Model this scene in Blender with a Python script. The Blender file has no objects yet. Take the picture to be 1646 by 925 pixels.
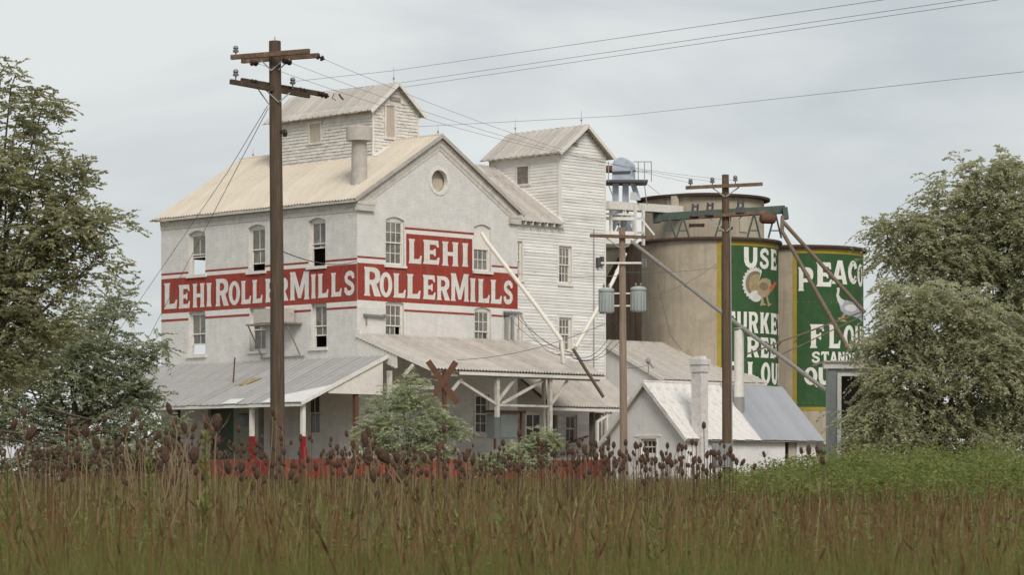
import bpy, bmesh, math, random
import numpy as np
from mathutils import Vector, Matrix
from mathutils.geometry import tessellate_polygon

scene = bpy.context.scene
COL = scene.collection
R = math.radians
random.seed(7); rng = np.random.default_rng(7)

# ---------------------------------------------------------------- camera
F, CX, HY, CZ = 4630.0, 823.0, 772.0, 1.1       # focal length, centre, horizon (photo pixels), eye height
cam = bpy.data.cameras.new('camera'); camo = bpy.data.objects.new('camera', cam); COL.objects.link(camo)
camo.location = (0, 0, CZ); camo.rotation_euler = (R(90), 0, 0)
cam.sensor_width = 36; cam.lens = 36*F/1646
cam.shift_y = (HY-462.5)/1646
cam.clip_start = .5; cam.clip_end = 9000
cam.dof.use_dof = True; cam.dof.focus_distance = 118; cam.dof.aperture_fstop = 15
scene.camera = camo

# ---------------------------------------------------------------- sky, sun, exposure
SUN_EL, SUN_AZ = R(42), R(164)       # azimuth from +Y clockwise: behind the camera, to its right
w = bpy.data.worlds.new('World'); scene.world = w; w.use_nodes = True
nt = w.node_tree; nt.nodes.clear(); N = nt.nodes.new; LK = nt.links.new
out = N('ShaderNodeOutputWorld'); mix = N('ShaderNodeMixShader')
b1 = N('ShaderNodeBackground'); b2 = N('ShaderNodeBackground')
sky = N('ShaderNodeTexSky'); sky.sky_type = 'NISHITA'; sky.sun_disc = False
sky.sun_elevation = SUN_EL; sky.sun_rotation = SUN_AZ
LK(sky.outputs[0], b1.inputs[0]); b1.inputs[1].default_value = .09
tc = N('ShaderNodeTexCoord'); mp = N('ShaderNodeMapping'); mp.inputs['Scale'].default_value = (5, 5, 17)
mp.inputs['Location'].default_value = (1.7, .3, .55)
no = N('ShaderNodeTexNoise'); no.inputs['Scale'].default_value = 1.0; no.inputs['Detail'].default_value = 5
no.inputs['Roughness'].default_value = .5; no.inputs['Distortion'].default_value = .5
cr = N('ShaderNodeValToRGB')
cr.color_ramp.elements[0].position = .34; cr.color_ramp.elements[0].color = (.585, .622, .645, 1)
cr.color_ramp.elements[1].position = .60; cr.color_ramp.elements[1].color = (.80, .822, .81, 1)
LK(tc.outputs['Generated'], mp.inputs[0]); LK(mp.outputs[0], no.inputs[0]); LK(no.outputs[0], cr.inputs[0])
LK(cr.outputs[0], b2.inputs[0]); b2.inputs[1].default_value = 1.0
mix.inputs[0].default_value = .9
LK(b1.outputs[0], mix.inputs[1]); LK(b2.outputs[0], mix.inputs[2]); LK(mix.outputs[0], out.inputs[0])
sl = bpy.data.lights.new('sun', 'SUN'); so = bpy.data.objects.new('sun', sl); COL.objects.link(so)
sl.energy = 2.25; sl.angle = R(24); sl.color = (1, .95, .875)
sd = Vector((math.sin(SUN_AZ)*math.cos(SUN_EL), math.cos(SUN_AZ)*math.cos(SUN_EL), math.sin(SUN_EL)))
so.rotation_euler = sd.to_track_quat('Z', 'Y').to_euler(); so.location = (0, -20, 60)
vs = scene.view_settings
vs.view_transform = 'Standard'; vs.look = 'None'; vs.exposure = 0; vs.gamma = 1; vs.use_curve_mapping = False

# ---------------------------------------------------------------- frames of reference
S = math.sqrt(.5)
MY = 130.0; MX = (574-CX)/F*MY        # nearest corner of the brick mill; every building stands square to it
def at(px, py, Y): return Vector(((px-CX)/F*Y, Y, CZ+(HY-py)/F*Y))
def onA(px, py, b=0):                 # point on a plane parallel to the mill's long side -> (h = -a, z)
    k = (px-CX)/F; X0 = MX+b*S; Y0 = MY+b*S
    a = (k*Y0-X0)/(-S-k*S); Y = Y0+a*S
    return -a, CZ+(HY-py)/F*Y
def onB(px, py, a=0):                 # point on a plane parallel to the mill's gable -> (b, z)
    k = (px-CX)/F; X0 = MX-a*S; Y0 = MY+a*S
    b = (k*Y0-X0)/(S-k*S); Y = Y0+b*S
    return b, CZ+(HY-py)/F*Y
def toW(b, a, z): return Vector((MX+S*(b-a), MY+S*(a+b), z))
def toM(v): return Vector((S*((v.x-MX)+(v.y-MY)), S*((v.y-MY)-(v.x-MX)), v.z))
def atM(px, py, Y): return toM(at(px, py, Y))

class PL:                             # a wall plane in mill coordinates (b, a, z): h runs right as seen from outside
    def __init__(s, o, h, n): s.o, s.h, s.n = Vector(o), Vector(h), Vector(n)
    def p(s, h, z, d=0): return s.o+s.h*h+s.n*d+Vector((0, 0, z))
def PA(b=0): return PL((b, 0, 0), (0, -1, 0), (-1, 0, 0))
def PB(a=0): return PL((0, a, 0), (1, 0, 0), (0, -1, 0))

# ---------------------------------------------------------------- mesh helpers
class MB:
    def __init__(s): s.v = []; s.f = []; s.smooth = False
    def add(s, vs, fs):
        n = len(s.v); s.v += [tuple(v) for v in vs]; s.f += [tuple(i+n for i in f) for f in fs]; return s
    def hexa(s, c):                   # 8 corners: bottom ring then top ring
        return s.add(c, [(3, 2, 1, 0), (4, 5, 6, 7), (0, 1, 5, 4), (1, 2, 6, 5), (2, 3, 7, 6), (3, 0, 4, 7)])
    def box(s, p, q):
        (x0, y0, z0), (x1, y1, z1) = p, q
        return s.hexa([(x0, y0, z0), (x1, y0, z0), (x1, y1, z0), (x0, y1, z0), (x0, y0, z1), (x1, y0, z1), (x1, y1, z1), (x0, y1, z1)])
    def pbox(s, pl, h0, h1, z0, z1, d0, d1):
        return s.hexa([pl.p(h0, z0, d1), pl.p(h1, z0, d1), pl.p(h1, z0, d0), pl.p(h0, z0, d0),
                       pl.p(h0, z1, d1), pl.p(h1, z1, d1), pl.p(h1, z1, d0), pl.p(h0, z1, d0)])
    def plate(s, pl, loops, d0, d1=None):
        L3 = [[Vector((x, y, 0)) for x, y in lp] for lp in loops]
        tri = tessellate_polygon(L3); flat = [p for lp in loops for p in lp]
        dd = d0 if d1 is None else d1
        s.add([pl.p(x, y, dd) for x, y in flat], tri)
        if d1 is not None:
            s.add([pl.p(x, y, d0) for x, y in flat], [t[::-1] for t in tri])
            for lp in loops:
                n = len(lp)
                s.add([pl.p(x, y, dd) for x, y in lp]+[pl.p(x, y, d0) for x, y in lp],
                      [(i, (i+1) % n, n+(i+1) % n, n+i) for i in range(n)])
        return s
    def bar(s, p, q, w, h=None, up=(0, 0, 1)):
        p, q = Vector(p), Vector(q); h = h or w; t = (q-p).normalized(); u = Vector(up)
        if abs(t.dot(u)) > .95: u = Vector((S, S, 0))
        x = t.cross(u).normalized()*w/2; y = x.cross(t).normalized()*h/2
        return s.hexa([p-x-y, p+x-y, q+x-y, q-x-y, p-x+y, p+x+y, q+x+y, q-x+y])
    def tube(s, pts, r, seg=6, caps=True):
        pts = [Vector(p) for p in pts]; n = len(pts); rs = r if isinstance(r, (list, tuple)) else [r]*n
        vs = []; ref = None
        for i in range(n):
            t = (pts[min(i+1, n-1)]-pts[max(i-1, 0)]).normalized()
            u = Vector((0, 0, 1)) if abs(t.z) < .9 else Vector((1, 0, 0))
            x = t.cross(u).normalized()
            if ref is not None and x.dot(ref) < 0: x = -x
            ref = x; y = t.cross(x)
            for k in range(seg):
                a = 2*math.pi*k/seg; vs.append(pts[i]+(x*math.cos(a)+y*math.sin(a))*rs[i])
        fs = [(i*seg+k, i*seg+(k+1) % seg, (i+1)*seg+(k+1) % seg, (i+1)*seg+k) for i in range(n-1) for k in range(seg)]
        if caps: fs += [tuple(range(seg))[::-1], tuple(range((n-1)*seg, n*seg))]
        return s.add(vs, fs)
    def lathe(s, c, prof, seg=24, axis=None):          # prof: list of (radius, height) about +Z (or axis) at c
        c = Vector(c); q = Vector((0, 0, 1)).rotation_difference(Vector(axis)) if axis else None
        vs = []
        for r, z in prof:
            for k in range(seg):
                a = 2*math.pi*k/seg; v = Vector((r*math.cos(a), r*math.sin(a), z)); vs.append(c+(q @ v if q else v))
        n = len(prof)
        fs = [(i*seg+k, i*seg+(k+1) % seg, (i+1)*seg+(k+1) % seg, (i+1)*seg+k) for i in range(n-1) for k in range(seg)]
        fs += [tuple(range(seg))[::-1], tuple(range((n-1)*seg, n*seg))]
        return s.add(vs, fs)
    def mesh(s, name, mat, smooth=False):
        m = bpy.data.meshes.new(name); m.from_pydata(s.v, [], s.f)
        if len(s.f) < 6000:
            bm = bmesh.new(); bm.from_mesh(m); bmesh.ops.recalc_face_normals(bm, faces=bm.faces); bm.to_mesh(m); bm.free()
        if mat: m.materials.append(mat)
        if smooth:
            for p in m.polygons: p.use_smooth = True
            m.set_sharp_from_angle(angle=R(40))
        m.update(); return m

ORG = {}
def tag(o, label=None, cat=None, group=None, kind=None):
    for k, v in (('label', label), ('category', cat), ('group', group), ('kind', kind)):
        if v: o[k] = v
    return o
def thing(name, label, cat, org, frame='M', group=None):
    o = bpy.data.objects.new(name, None); COL.objects.link(o); o.empty_display_size = .3
    org = Vector(org); ORG[o.name] = org
    if frame == 'M': o.location = toW(*org); o.rotation_euler = (0, 0, R(45))
    else: o.location = org
    return tag(o, label, cat, group)
def obj(name, mb, mat, parent=None, smooth=False, kind=None, label=None):
    m = mb.mesh(name, mat, smooth) if isinstance(mb, MB) else mb
    o = bpy.data.objects.new(name, m); COL.objects.link(o)
    if parent is not None:
        o.parent = parent
        if parent.name in ORG: o.location = -ORG[parent.name]
    return tag(o, label, None, None, kind)

# ---------------------------------------------------------------- materials
def mat(name, col, var=.12, scale=3.0, rough=.85, bump=0.0, bscale=30, stain=None, samt=.0, sscale=1.2, sth=.55, metal=0, spec=.3,
        streak=None, streak_amt=0, brick=False, rnd=0, coord='Object', stretch=(1, 1, 1), board=0):
    m = bpy.data.materials.new(name); m.use_nodes = True; t = m.node_tree; n = t.nodes.new; l = t.links.new
    bs = t.nodes['Principled BSDF']; bs.inputs['Roughness'].default_value = rough; bs.inputs['Metallic'].default_value = metal
    bs.inputs['Specular IOR Level'].default_value = spec
    tc = n('ShaderNodeTexCoord'); mp = n('ShaderNodeMapping'); mp.inputs['Scale'].default_value = stretch
    l(tc.outputs[coord], mp.inputs[0]); V = mp.outputs[0]
    no = n('ShaderNodeTexNoise'); no.inputs['Scale'].default_value = scale; no.inputs['Detail'].default_value = 6; no.inputs['Roughness'].default_value = .65
    l(V, no.inputs[0])
    mr = n('ShaderNodeMapRange'); mr.inputs[1].default_value = .3; mr.inputs[2].default_value = .7
    mr.inputs[3].default_value = 1-var; mr.inputs[4].default_value = 1+var; l(no.outputs[0], mr.inputs[0])
    hs = n('ShaderNodeHueSaturation'); hs.inputs['Color'].default_value = (*col, 1); l(mr.outputs[0], hs.inputs['Value'])
    c = hs.outputs[0]
    def mixin(fac, colr):
        nonlocal c
        mx = n('ShaderNodeMixRGB'); l(fac, mx.inputs[0]); l(c, mx.inputs[1]); mx.inputs[2].default_value = (*colr, 1); c = mx.outputs[0]
    if stain:
        n2 = n('ShaderNodeTexNoise'); n2.inputs['Scale'].default_value = sscale; n2.inputs['Detail'].default_value = 8; n2.inputs['Roughness'].default_value = .7
        l(V, n2.inputs[0]); r2 = n('ShaderNodeMapRange'); r2.inputs[1].default_value = sth; r2.inputs[2].default_value = sth+.13
        r2.inputs[4].default_value = samt; l(n2.outputs[0], r2.inputs[0]); mixin(r2.outputs[0], stain)
    if streak:
        m3 = n('ShaderNodeMapping'); m3.inputs['Scale'].default_value = (5, 5, .35); l(tc.outputs[coord], m3.inputs[0])
        n3 = n('ShaderNodeTexNoise'); n3.inputs['Scale'].default_value = 1; n3.inputs['Detail'].default_value = 5; l(m3.outputs[0], n3.inputs[0])
        r3 = n('ShaderNodeMapRange'); r3.inputs[1].default_value = .5; r3.inputs[2].default_value = .75; r3.inputs[4].default_value = streak_amt
        l(n3.outputs[0], r3.inputs[0]); mixin(r3.outputs[0], streak)
    if rnd:
        oi = n('ShaderNodeObjectInfo'); r4 = n('ShaderNodeMapRange'); r4.inputs[3].default_value = 1-rnd; r4.inputs[4].default_value = 1+rnd
        l(oi.outputs['Random'], r4.inputs[0]); h2 = n('ShaderNodeHueSaturation'); l(c, h2.inputs['Color']); l(r4.outputs[0], h2.inputs['Value']); c = h2.outputs[0]
    hgt = None
    if brick:                          # painted brickwork: fine relief only
        sx = n('ShaderNodeSeparateXYZ'); l(tc.outputs['Object'], sx.inputs[0]); ad = n('ShaderNodeMath'); l(sx.outputs[0], ad.inputs[0]); l(sx.outputs[1], ad.inputs[1])
        cx = n('ShaderNodeCombineXYZ'); l(ad.outputs[0], cx.inputs[0]); l(sx.outputs[2], cx.inputs[1])
        bt = n('ShaderNodeTexBrick'); bt.inputs['Scale'].default_value = 1; bt.inputs['Brick Width'].default_value = .24; bt.inputs['Row Height'].default_value = .085
        bt.inputs['Mortar Size'].default_value = .008; bt.inputs['Color1'].default_value = (1, 1, 1, 1); bt.inputs['Color2'].default_value = (.82, .82, .82, 1); bt.inputs['Mortar'].default_value = (.55, .55, .55, 1)
        l(cx.outputs[0], bt.inputs[0]); mx = n('ShaderNodeMixRGB'); mx.blend_type = 'MULTIPLY'; mx.inputs[0].default_value = .35; l(c, mx.inputs[1]); l(bt.outputs[0], mx.inputs[2]); c = mx.outputs[0]
        hgt = bt.outputs[0]
    l(c, bs.inputs['Base Color'])
    if bump or brick:
        nb = n('ShaderNodeTexNoise'); nb.inputs['Scale'].default_value = bscale; nb.inputs['Detail'].default_value = 4; l(V, nb.inputs[0])
        bp = n('ShaderNodeBump'); bp.inputs['Strength'].default_value = bump or .5; bp.inputs['Distance'].default_value = .03; l(nb.outputs[0], bp.inputs['Height'])
        if hgt:
            b3 = n('ShaderNodeBump'); b3.inputs['Strength'].default_value = .6; b3.inputs['Distance'].default_value = .02; l(hgt, b3.inputs['Height']); l(bp.outputs[0], b3.inputs['Normal']); bp = b3
        l(bp.outputs[0], bs.inputs['Normal'])
    return m

m_brick = mat('painted_brick', (.74, .715, .68), .10, 1.6, .9, .6, 14, stain=(.55, .50, .44), samt=.5, sscale=3.4, sth=.54, streak=(.56, .50, .43), streak_amt=.32, brick=True)
m_corbel = mat('weathered_cornice_brick', (.63, .59, .53), .16, 3, .9, .6, 16, stain=(.36, .32, .28), samt=.6, sscale=2.2, brick=True)
m_white = mat('white_trim_paint', (.74, .70, .64), .10, 5, .7, .2, 30, stain=(.45, .38, .31), samt=.5, sscale=4, sth=.58)
m_stripe = mat('fresh_white_paint', (.80, .77, .72), .05, 3, .8, .5, 20, brick=True)
m_letter = mat('letter_white_paint', (.77, .735, .69), .08, 3, .8, .5, 20, stain=(.42, .25, .20), samt=.6, sscale=5, sth=.585, streak=(.62, .54, .48), streak_amt=.5, brick=True)
m_red = mat('red_wall_paint', (.34, .050, .034), .16, 1.5, .85, .5, 18, stain=(.26, .085, .055), samt=.75, sscale=2.2, sth=.50, streak=(.38, .15, .11), streak_amt=.4, brick=True)
m_redpost = mat('bright_red_paint', (.25, .013, .014), .15, 4, .6, .1, 30)
m_dock = mat('orange_red_dock_paint', (.30, .060, .034), .25, 3, .85, .3, 20, stain=(.17, .10, .07), samt=.9, sscale=1.6, sth=.46, rnd=.3)
m_roofc = mat('cream_roof_iron', (.60, .535, .445), .06, 1.2, .6, .05, 10, stain=(.50, .435, .355), samt=.5, sscale=.8, sth=.5, rnd=.05)
m_roofw = mat('weathered_light_roof_iron', (.47, .43, .385), .12, 2.5, .65, .08, 12, stain=(.30, .26, .22), samt=.65, sscale=1.6, sth=.51, rnd=.11)
m_roofg = mat('grey_roof_iron', (.34, .33, .32), .10, 1.5, .6, .08, 12, stain=(.24, .22, .20), samt=.5, sscale=.9, sth=.52, rnd=.07)
m_roofb = mat('blue_grey_roof_iron', (.33, .34, .36), .06, 1, .55, .05, 12, rnd=.04)
m_roofh = mat('worn_whitewashed_roof', (.68, .65, .62), .10, 4, .8, .4, 18, stain=(.40, .33, .28), samt=.7, sscale=2.3, sth=.52)
m_clap = mat('clapboard_paint', (.75, .725, .69), .10, 2.5, .8, .2, 25, stain=(.46, .39, .32), samt=.55, sscale=1.8, sth=.55, rnd=.10, stretch=(.5, .5, 2))
m_shing = mat('shingle_paint', (.67, .635, .58), .16, 3, .85, .3, 25, stain=(.42, .35, .29), samt=.7, sscale=2.4, sth=.54)
m_stucco = mat('whitewashed_stucco', (.82, .80, .775), .05, 2, .9, .5, 12, stain=(.62, .57, .52), samt=.45, sscale=2.2, sth=.56, streak=(.6, .55, .5), streak_amt=.25)
m_chim = mat('whitewashed_chimney_brick', (.74, .70, .68), .12, 4, .9, .6, 18, stain=(.5, .42, .38), samt=.6, sscale=5, sth=.52, brick=True)
m_conc = mat('silo_concrete', (.43, .37, .285), .10, 1.1, .9, .4, 9, stain=(.33, .28, .215), samt=.6, sscale=.9, sth=.48, streak=(.28, .235, .18), streak_amt=.6)
m_green = mat('sign_green_paint', (.030, .088, .026), .14, 1.0, .75, .2, 15, stain=(.05, .10, .045), samt=.7, sscale=1.4, sth=.48, streak=(.055, .10, .05), streak_amt=.6)
m_yellow = mat('sign_yellow_paint', (.36, .26, .035), .12, 2, .75, .2, 15)
m_signw = mat('sign_white_paint', (.76, .73, .68), .08, 2, .8, .1, 15, stain=(.42, .42, .36), samt=.5, sscale=2.6, sth=.57)
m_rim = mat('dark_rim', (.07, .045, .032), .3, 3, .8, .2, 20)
m_dark = mat('dark_grained_brown', (.055, .040, .030), .25, 3, .9, .3, 20, stretch=(2, 2, .3))
m_inner = mat('interior_plaster', (.5, .46, .40), .2, 1, .95)
m_pole = mat('creosoted_pole_wood', (.105, .075, .052), .35, 6, .9, .5, 30, stretch=(3, 3, .18), stain=(.16, .12, .085), samt=.6, sscale=3)
m_pole2 = mat('weathered_pole_wood', (.30, .225, .165), .3, 6, .9, .5, 30, stretch=(3, 3, .18), stain=(.19, .13, .09), samt=.7, sscale=3)
m_arm = mat('reddish_crossarm_wood', (.17, .108, .072), .3, 6, .9, .4, 30, stain=(.38, .31, .25), samt=.6, sscale=5)
m_armd = mat('dark_crossarm_wood', (.075, .052, .036), .3, 6, .9, .4, 30, stain=(.15, .11, .08), samt=.6, sscale=5)
m_iron = mat('galvanised_iron', (.33, .32, .30), .1, 8, .55, 0, 30, metal=.3)
m_ins = mat('porcelain_insulator', (.19, .18, .19), .1, 8, .3)
m_insd = mat('brown_glazed_insulator', (.045, .026, .020), .1, 8, .3)
m_wire = mat('wire', (.30, .29, .28), .05, 4, .7)
m_wired = mat('dark_wire', (.13, .12, .11), .05, 4, .7)
m_rust = mat('rusty_steel', (.145, .072, .044), .35, 6, .9, .3, 40, stain=(.09, .045, .03), samt=.7, sscale=6, sth=.5)
m_spout = mat('grey_spout_steel', (.25, .23, .205), .15, 3, .6, .1, 20, stain=(.20, .15, .11), samt=.5, sscale=2)
m_spoutb = mat('brown_spout_steel', (.16, .115, .082), .2, 3, .7, .1, 20)
m_spoutw = mat('white_spout', (.74, .69, .60), .08, 3, .6, .1, 20, stain=(.5, .42, .33), samt=.4, sscale=3)
m_bluest = mat('pale_blue_grey_steel', (.42, .47, .55), .10, 3, .5, .05, 20, stain=(.25, .27, .31), samt=.5, sscale=2)
m_dksteel = mat('dark_steel', (.085, .085, .085), .2, 4, .6)
m_grst = mat('green_painted_steel', (.085, .112, .092), .2, 4, .7, .1, 20, stain=(.14, .09, .06), samt=.5, sscale=4)
m_trafo = mat('grey_green_enamel', (.39, .42, .405), .08, 4, .45, .05, 20, stain=(.24, .25, .23), samt=.4, sscale=4)
m_box = mat('grey_cabinet_enamel', (.25, .27, .26), .12, 4, .5, .05, 20, stain=(.17, .17, .15), samt=.6, sscale=4)
m_vent = mat('ventilator_cement', (.50, .46, .41), .12, 4, .9, .3, 20, stain=(.33, .28, .23), samt=.6, sscale=2.5)
m_door = mat('pale_green_door_paint', (.36, .39, .31), .1, 3, .7)
m_doord = mat('dark_green_door_paint', (.10, .125, .09), .1, 3, .7)
m_board = mat('bare_board', (.47, .41, .33), .15, 4, .85, .2, 30, stretch=(3, 3, .4))
m_glass = mat('dusty_glass', (.155, .14, .12), .45, 2.5, .18, 0, 10, stain=(.26, .245, .215), samt=.7, sscale=2.0, sth=.48, spec=.6)
m_glassd = mat('dark_glass', (.045, .04, .036), .4, 2.5, .12, 0, 10, spec=.6)
m_black = mat('unlit_void', (.012, .011, .010), .1, 1, .95, spec=0)
m_beam = mat('dirty_white_timber', (.58, .54, .48), .15, 5, .8, .2, 30, stain=(.33, .28, .22), samt=.6, sscale=3, sth=.5)
m_deck = mat('dock_planks', (.34, .30, .25), .2, 3, .9, .3, 20)

# ---------------------------------------------------------------- lettering
def ell(cx, cy, rx, ry, n=20, a0=0, a1=360): 
    full = abs(a1-a0) >= 360
    return [(cx+rx*math.cos(R(a0+(a1-a0)*i/(n if full else n-1))), cy+ry*math.sin(R(a0+(a1-a0)*i/(n if full else n-1)))) for i in range(n)]
def stroke(pts, w):
    P = [Vector(p) for p in pts]; L = []; Rr = []
    ws = w if isinstance(w, (list, tuple)) else [w]*len(P)
    for i, p in enumerate(P):
        t = (P[min(i+1, len(P)-1)]-P[max(i-1, 0)]).normalized(); nn = Vector((-t.y, t.x))
        L.append(tuple(p+nn*ws[i]/2)); Rr.append(tuple(p-nn*ws[i]/2))
    return L+Rr[::-1]
GL = {
 'I': (.30, [[(0, 0), (.30, 0), (.265, .12), (.255, .5), (.265, .88), (.30, 1), (0, 1), (.035, .88), (.045, .5), (.035, .12)]]),
 'L': (.66, [[(0, 0), (.62, 0), (.66, .34), (.59, .34), (.52, .2), (.27, .18), (.27, .88), (.32, 1), (0, 1), (.04, .88), (.04, .12)]]),
 'E': (.68, [[(0, 0), (.64, 0), (.68, .30), (.61, .30), (.54, .18), (.28, .18), (.28, .42), (.42, .42), (.46, .35), (.52, .35), (.52, .65), (.46, .65), (.42, .58), (.28, .58), (.28, .82), (.52, .82), (.58, .72), (.65, .72), (.62, 1), (0, 1), (.05, .88), (.05, .12)]]),
 'F': (.66, [[(0, 0), (.34, 0), (.28, .12), (.28, .42), (.42, .42), (.46, .35), (.52, .35), (.52, .65), (.46, .65), (.42, .58), (.28, .58), (.28, .82), (.52, .82), (.58, .72), (.66, .72), (.63, 1), (0, 1), (.05, .88), (.05, .12)]]),
 'H': (.78, [[(0, 0), (.31, 0), (.265, .12), (.265, .42), (.515, .42), (.515, .12), (.47, 0), (.78, 0), (.74, .12), (.74, .88), (.78, 1), (.47, 1), (.515, .88), (.515, .58), (.265, .58), (.265, .88), (.31, 1), (0, 1), (.04, .88), (.04, .12)]]),
 'R': (.82, [[(0, 0), (.31, 0), (.265, .1), (.265, .4), (.34, .4), (.50, 0), (.82, 0), (.60, .42), (.72, .5), (.775, .6), (.785, .72), (.75, .86), (.64, .96), (.48, 1), (0, 1), (.04, .9), (.04, .1)], [(.265, .56), (.265, .84), (.42, .84), (.51, .79), (.54, .7), (.51, .61), (.42, .56)]]),
 'P': (.78, [[(0, 0), (.31, 0), (.265, .1), (.265, .36), (.50, .37), (.66, .43), (.76, .55), (.78, .70), (.75, .85), (.64, .96), (.48, 1), (0, 1), (.04, .9), (.04, .1)], [(.265, .53), (.265, .84), (.42, .84), (.51, .79), (.54, .69), (.51, .58), (.42, .53)]]),
 'O': (.78, [ell(.39, .5, .39, .51, 24), ell(.39, .5, .15, .33, 20)]),
 'Q': (.78, [ell(.39, .5, .39, .51, 24), ell(.39, .5, .15, .33, 20), [(.58, .02), (.74, -.14), (.92, -.08), (.74, .16)]]),
 'M': (1.08, [[(0, 0), (.30, 0), (.26, .1), (.26, .58), (.46, .06), (.62, .06), (.82, .58), (.82, .1), (.78, 0), (1.08, 0), (1.04, .1), (1.04, .9), (1.08, 1), (.78, 1), (.54, .42), (.30, 1), (0, 1), (.04, .9), (.04, .1)]]),
 'S': (.68, [stroke([(.595, .69), (.56, .82), (.46, .895), (.33, .90), (.20, .855), (.125, .75), (.14, .63), (.24, .55), (.36, .5), (.48, .44), (.56, .36), (.565, .24), (.49, .14), (.35, .095), (.20, .11), (.11, .20), (.085, .33)], [.14]+[.2]*15+[.14])]),
 'U': (.74, [stroke([(.13, 1), (.13, .6), (.135, .36), (.2, .18), (.30, .115), (.44, .115), (.54, .18), (.605, .36), (.61, .6), (.61, 1)], .24)]),
 'C': (.72, [stroke([(.61, .66), (.58, .78), (.50, .87), (.38, .89), (.25, .82), (.15, .66), (.12, .5), (.15, .34), (.25, .18), (.38, .11), (.50, .13), (.58, .22), (.61, .34)], .235)]),
 'T': (.76, [[(.23, 0), (.53, 0), (.50, .1), (.50, .8), (.62, .8), (.68, .68), (.76, .68), (.73, 1), (.03, 1), (0, .68), (.08, .68), (.14, .8), (.26, .8), (.26, .1)]]),
 'K': (.80, [[(0, 0), (.31, 0), (.265, .1), (.265, .36), (.32, .43), (.48, 0), (.80, 0), (.52, .56), (.78, 1), (.50, 1), (.265, .62), (.265, .9), (.31, 1), (0, 1), (.04, .9), (.04, .1)]]),
 'D': (.78, [[(0, 0), (.42, 0), (.60, .06), (.72, .2), (.78, .4), (.78, .6), (.72, .8), (.60, .94), (.42, 1), (0, 1), (.04, .9), (.04, .1)], [(.28, .17), (.28, .83), (.40, .83), (.50, .74), (.54, .6), (.54, .4), (.50, .26), (.40, .17)]]),
 'A': (.86, [[(0, 0), (.26, 0), (.31, .2), (.55, .2), (.60, 0), (.86, 0), (.56, 1), (.30, 1)], [(.35, .36), (.43, .72), (.51, .36)]]),
 'N': (.82, [[(0, 0), (.27, 0), (.245, .1), (.245, .56), (.56, 0), (.82, 0), (.80, .1), (.80, .9), (.82, 1), (.55, 1), (.575, .9), (.575, .46), (.28, 1), (0, 1), (.02, .9), (.02, .1)]]),
 'Y': (.80, [[(.25, 0), (.55, 0), (.52, .1), (.52, .42), (.80, 1), (.51, 1), (.40, .66), (.29, 1), (0, 1), (.28, .42), (.28, .1)]]),
}
def glyph(ch, x0, x1, y0, y1):
    w_, loops = GL[ch]; sx = (x1-x0)/w_; sy = y1-y0
    return [[(x0+x*sx, y0+y*sy) for x, y in lp] for lp in loops]

# ---------------------------------------------------------------- building pieces
def arch_loop(h0, h1, z0, z1, rise, n=7):
    lp = [(h0, z0), (h1, z0), (h1, z1)]
    for i in range(1, n): 
        t = i/n; lp.append((h1+(h0-h1)*t, z1+rise*math.sin(math.pi*t)))
    return lp+[(h0, z1)]
def window(parent, pl, h0, h1, z0, z1, cols=2, rows=(1, 1), rec=.16, rise=0, lift=0, boarded=False, fr=.075, sill=True, glass=None, trim=0, name='window', frm=None, low_glass=True):
    """A sash window in an opening: casing, two sashes and their bars in one frame mesh, each pane a child."""
    g = glass or m_glass; f = MB(); d1 = -rec; d0 = d1-.10
    f.pbox(pl, h0, h0+fr, z0, z1, d0, d1); f.pbox(pl, h1-fr, h1, z0, z1, d0, d1)
    f.pbox(pl, h0+fr, h1-fr, z1-fr, z1, d0, d1); f.pbox(pl, h0+fr, h1-fr, z0, z0+fr*.8, d0, d1)
    if rise: f.plate(pl, [[(h0, z1)]+[(h1, z1)]+arch_loop(h0, h1, z0, z1, rise)[3:-1]], d0+.02, d1+.01)
    if sill: f.pbox(pl, h0-.10, h1+.10, z0-.11, z0, -rec-.05, .09)
    if trim:
        f.pbox(pl, h0-trim, h0, z0, z1+trim, -.02, .035); f.pbox(pl, h1, h1+trim, z0, z1+trim, -.02, .035); f.pbox(pl, h0, h1, z1, z1+trim, -.02, .035)
    zm = (z0+z1)/2; sw = .045; panes = []
    def sash(za, zb, dd, nr, gl):
        a, b = h0+fr, h1-fr
        f.pbox(pl, a, a+sw, za, zb, dd-.035, dd); f.pbox(pl, b-sw, b, za, zb, dd-.035, dd)
        f.pbox(pl, a+sw, b-sw, zb-sw, zb, dd-.035, dd); f.pbox(pl, a+sw, b-sw, za, za+sw*1.3, dd-.035, dd)
        A, B, C_, D = a+sw, b-sw, za+sw*1.3, zb-sw; mw = .034
        for i in range(1, cols):
            x = A+(B-A)*i/cols; f.pbox(pl, x-mw/2, x+mw/2, C_, D, dd-.03, dd-.004)
        for j in range(1, nr):
            y = C_+(D-C_)*j/nr; f.pbox(pl, A, B, y-mw/2, y+mw/2, dd-.031, dd-.005)
        for i in range(cols):
            for j in range(nr):
                panes.append((A+(B-A)*i/cols, A+(B-A)*(i+1)/cols, C_+(D-C_)*j/nr, C_+(D-C_)*(j+1)/nr, dd-.022, gl))
    if boarded: f.pbox(pl, h0+fr, h1-fr, zm, z1-fr, d1-.06, d1-.01)
    else: sash(zm-.02, z1-fr, d1-.02, rows[0], g)
    L = (z1-z0)/2*lift
    sash(z0+fr*.8+L, zm+.03+L, d1-.058, rows[1], g if low_glass else None)
    o = obj(name, f, frm or m_white, parent)
    for A, B, C_, D, dd, gl in panes:
        if gl and random.random() > .012: obj('pane', MB().pbox(pl, A, B, C_, D, dd-.006, dd), gl if random.random() > .07 else m_glassd, o)
    return o
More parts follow.
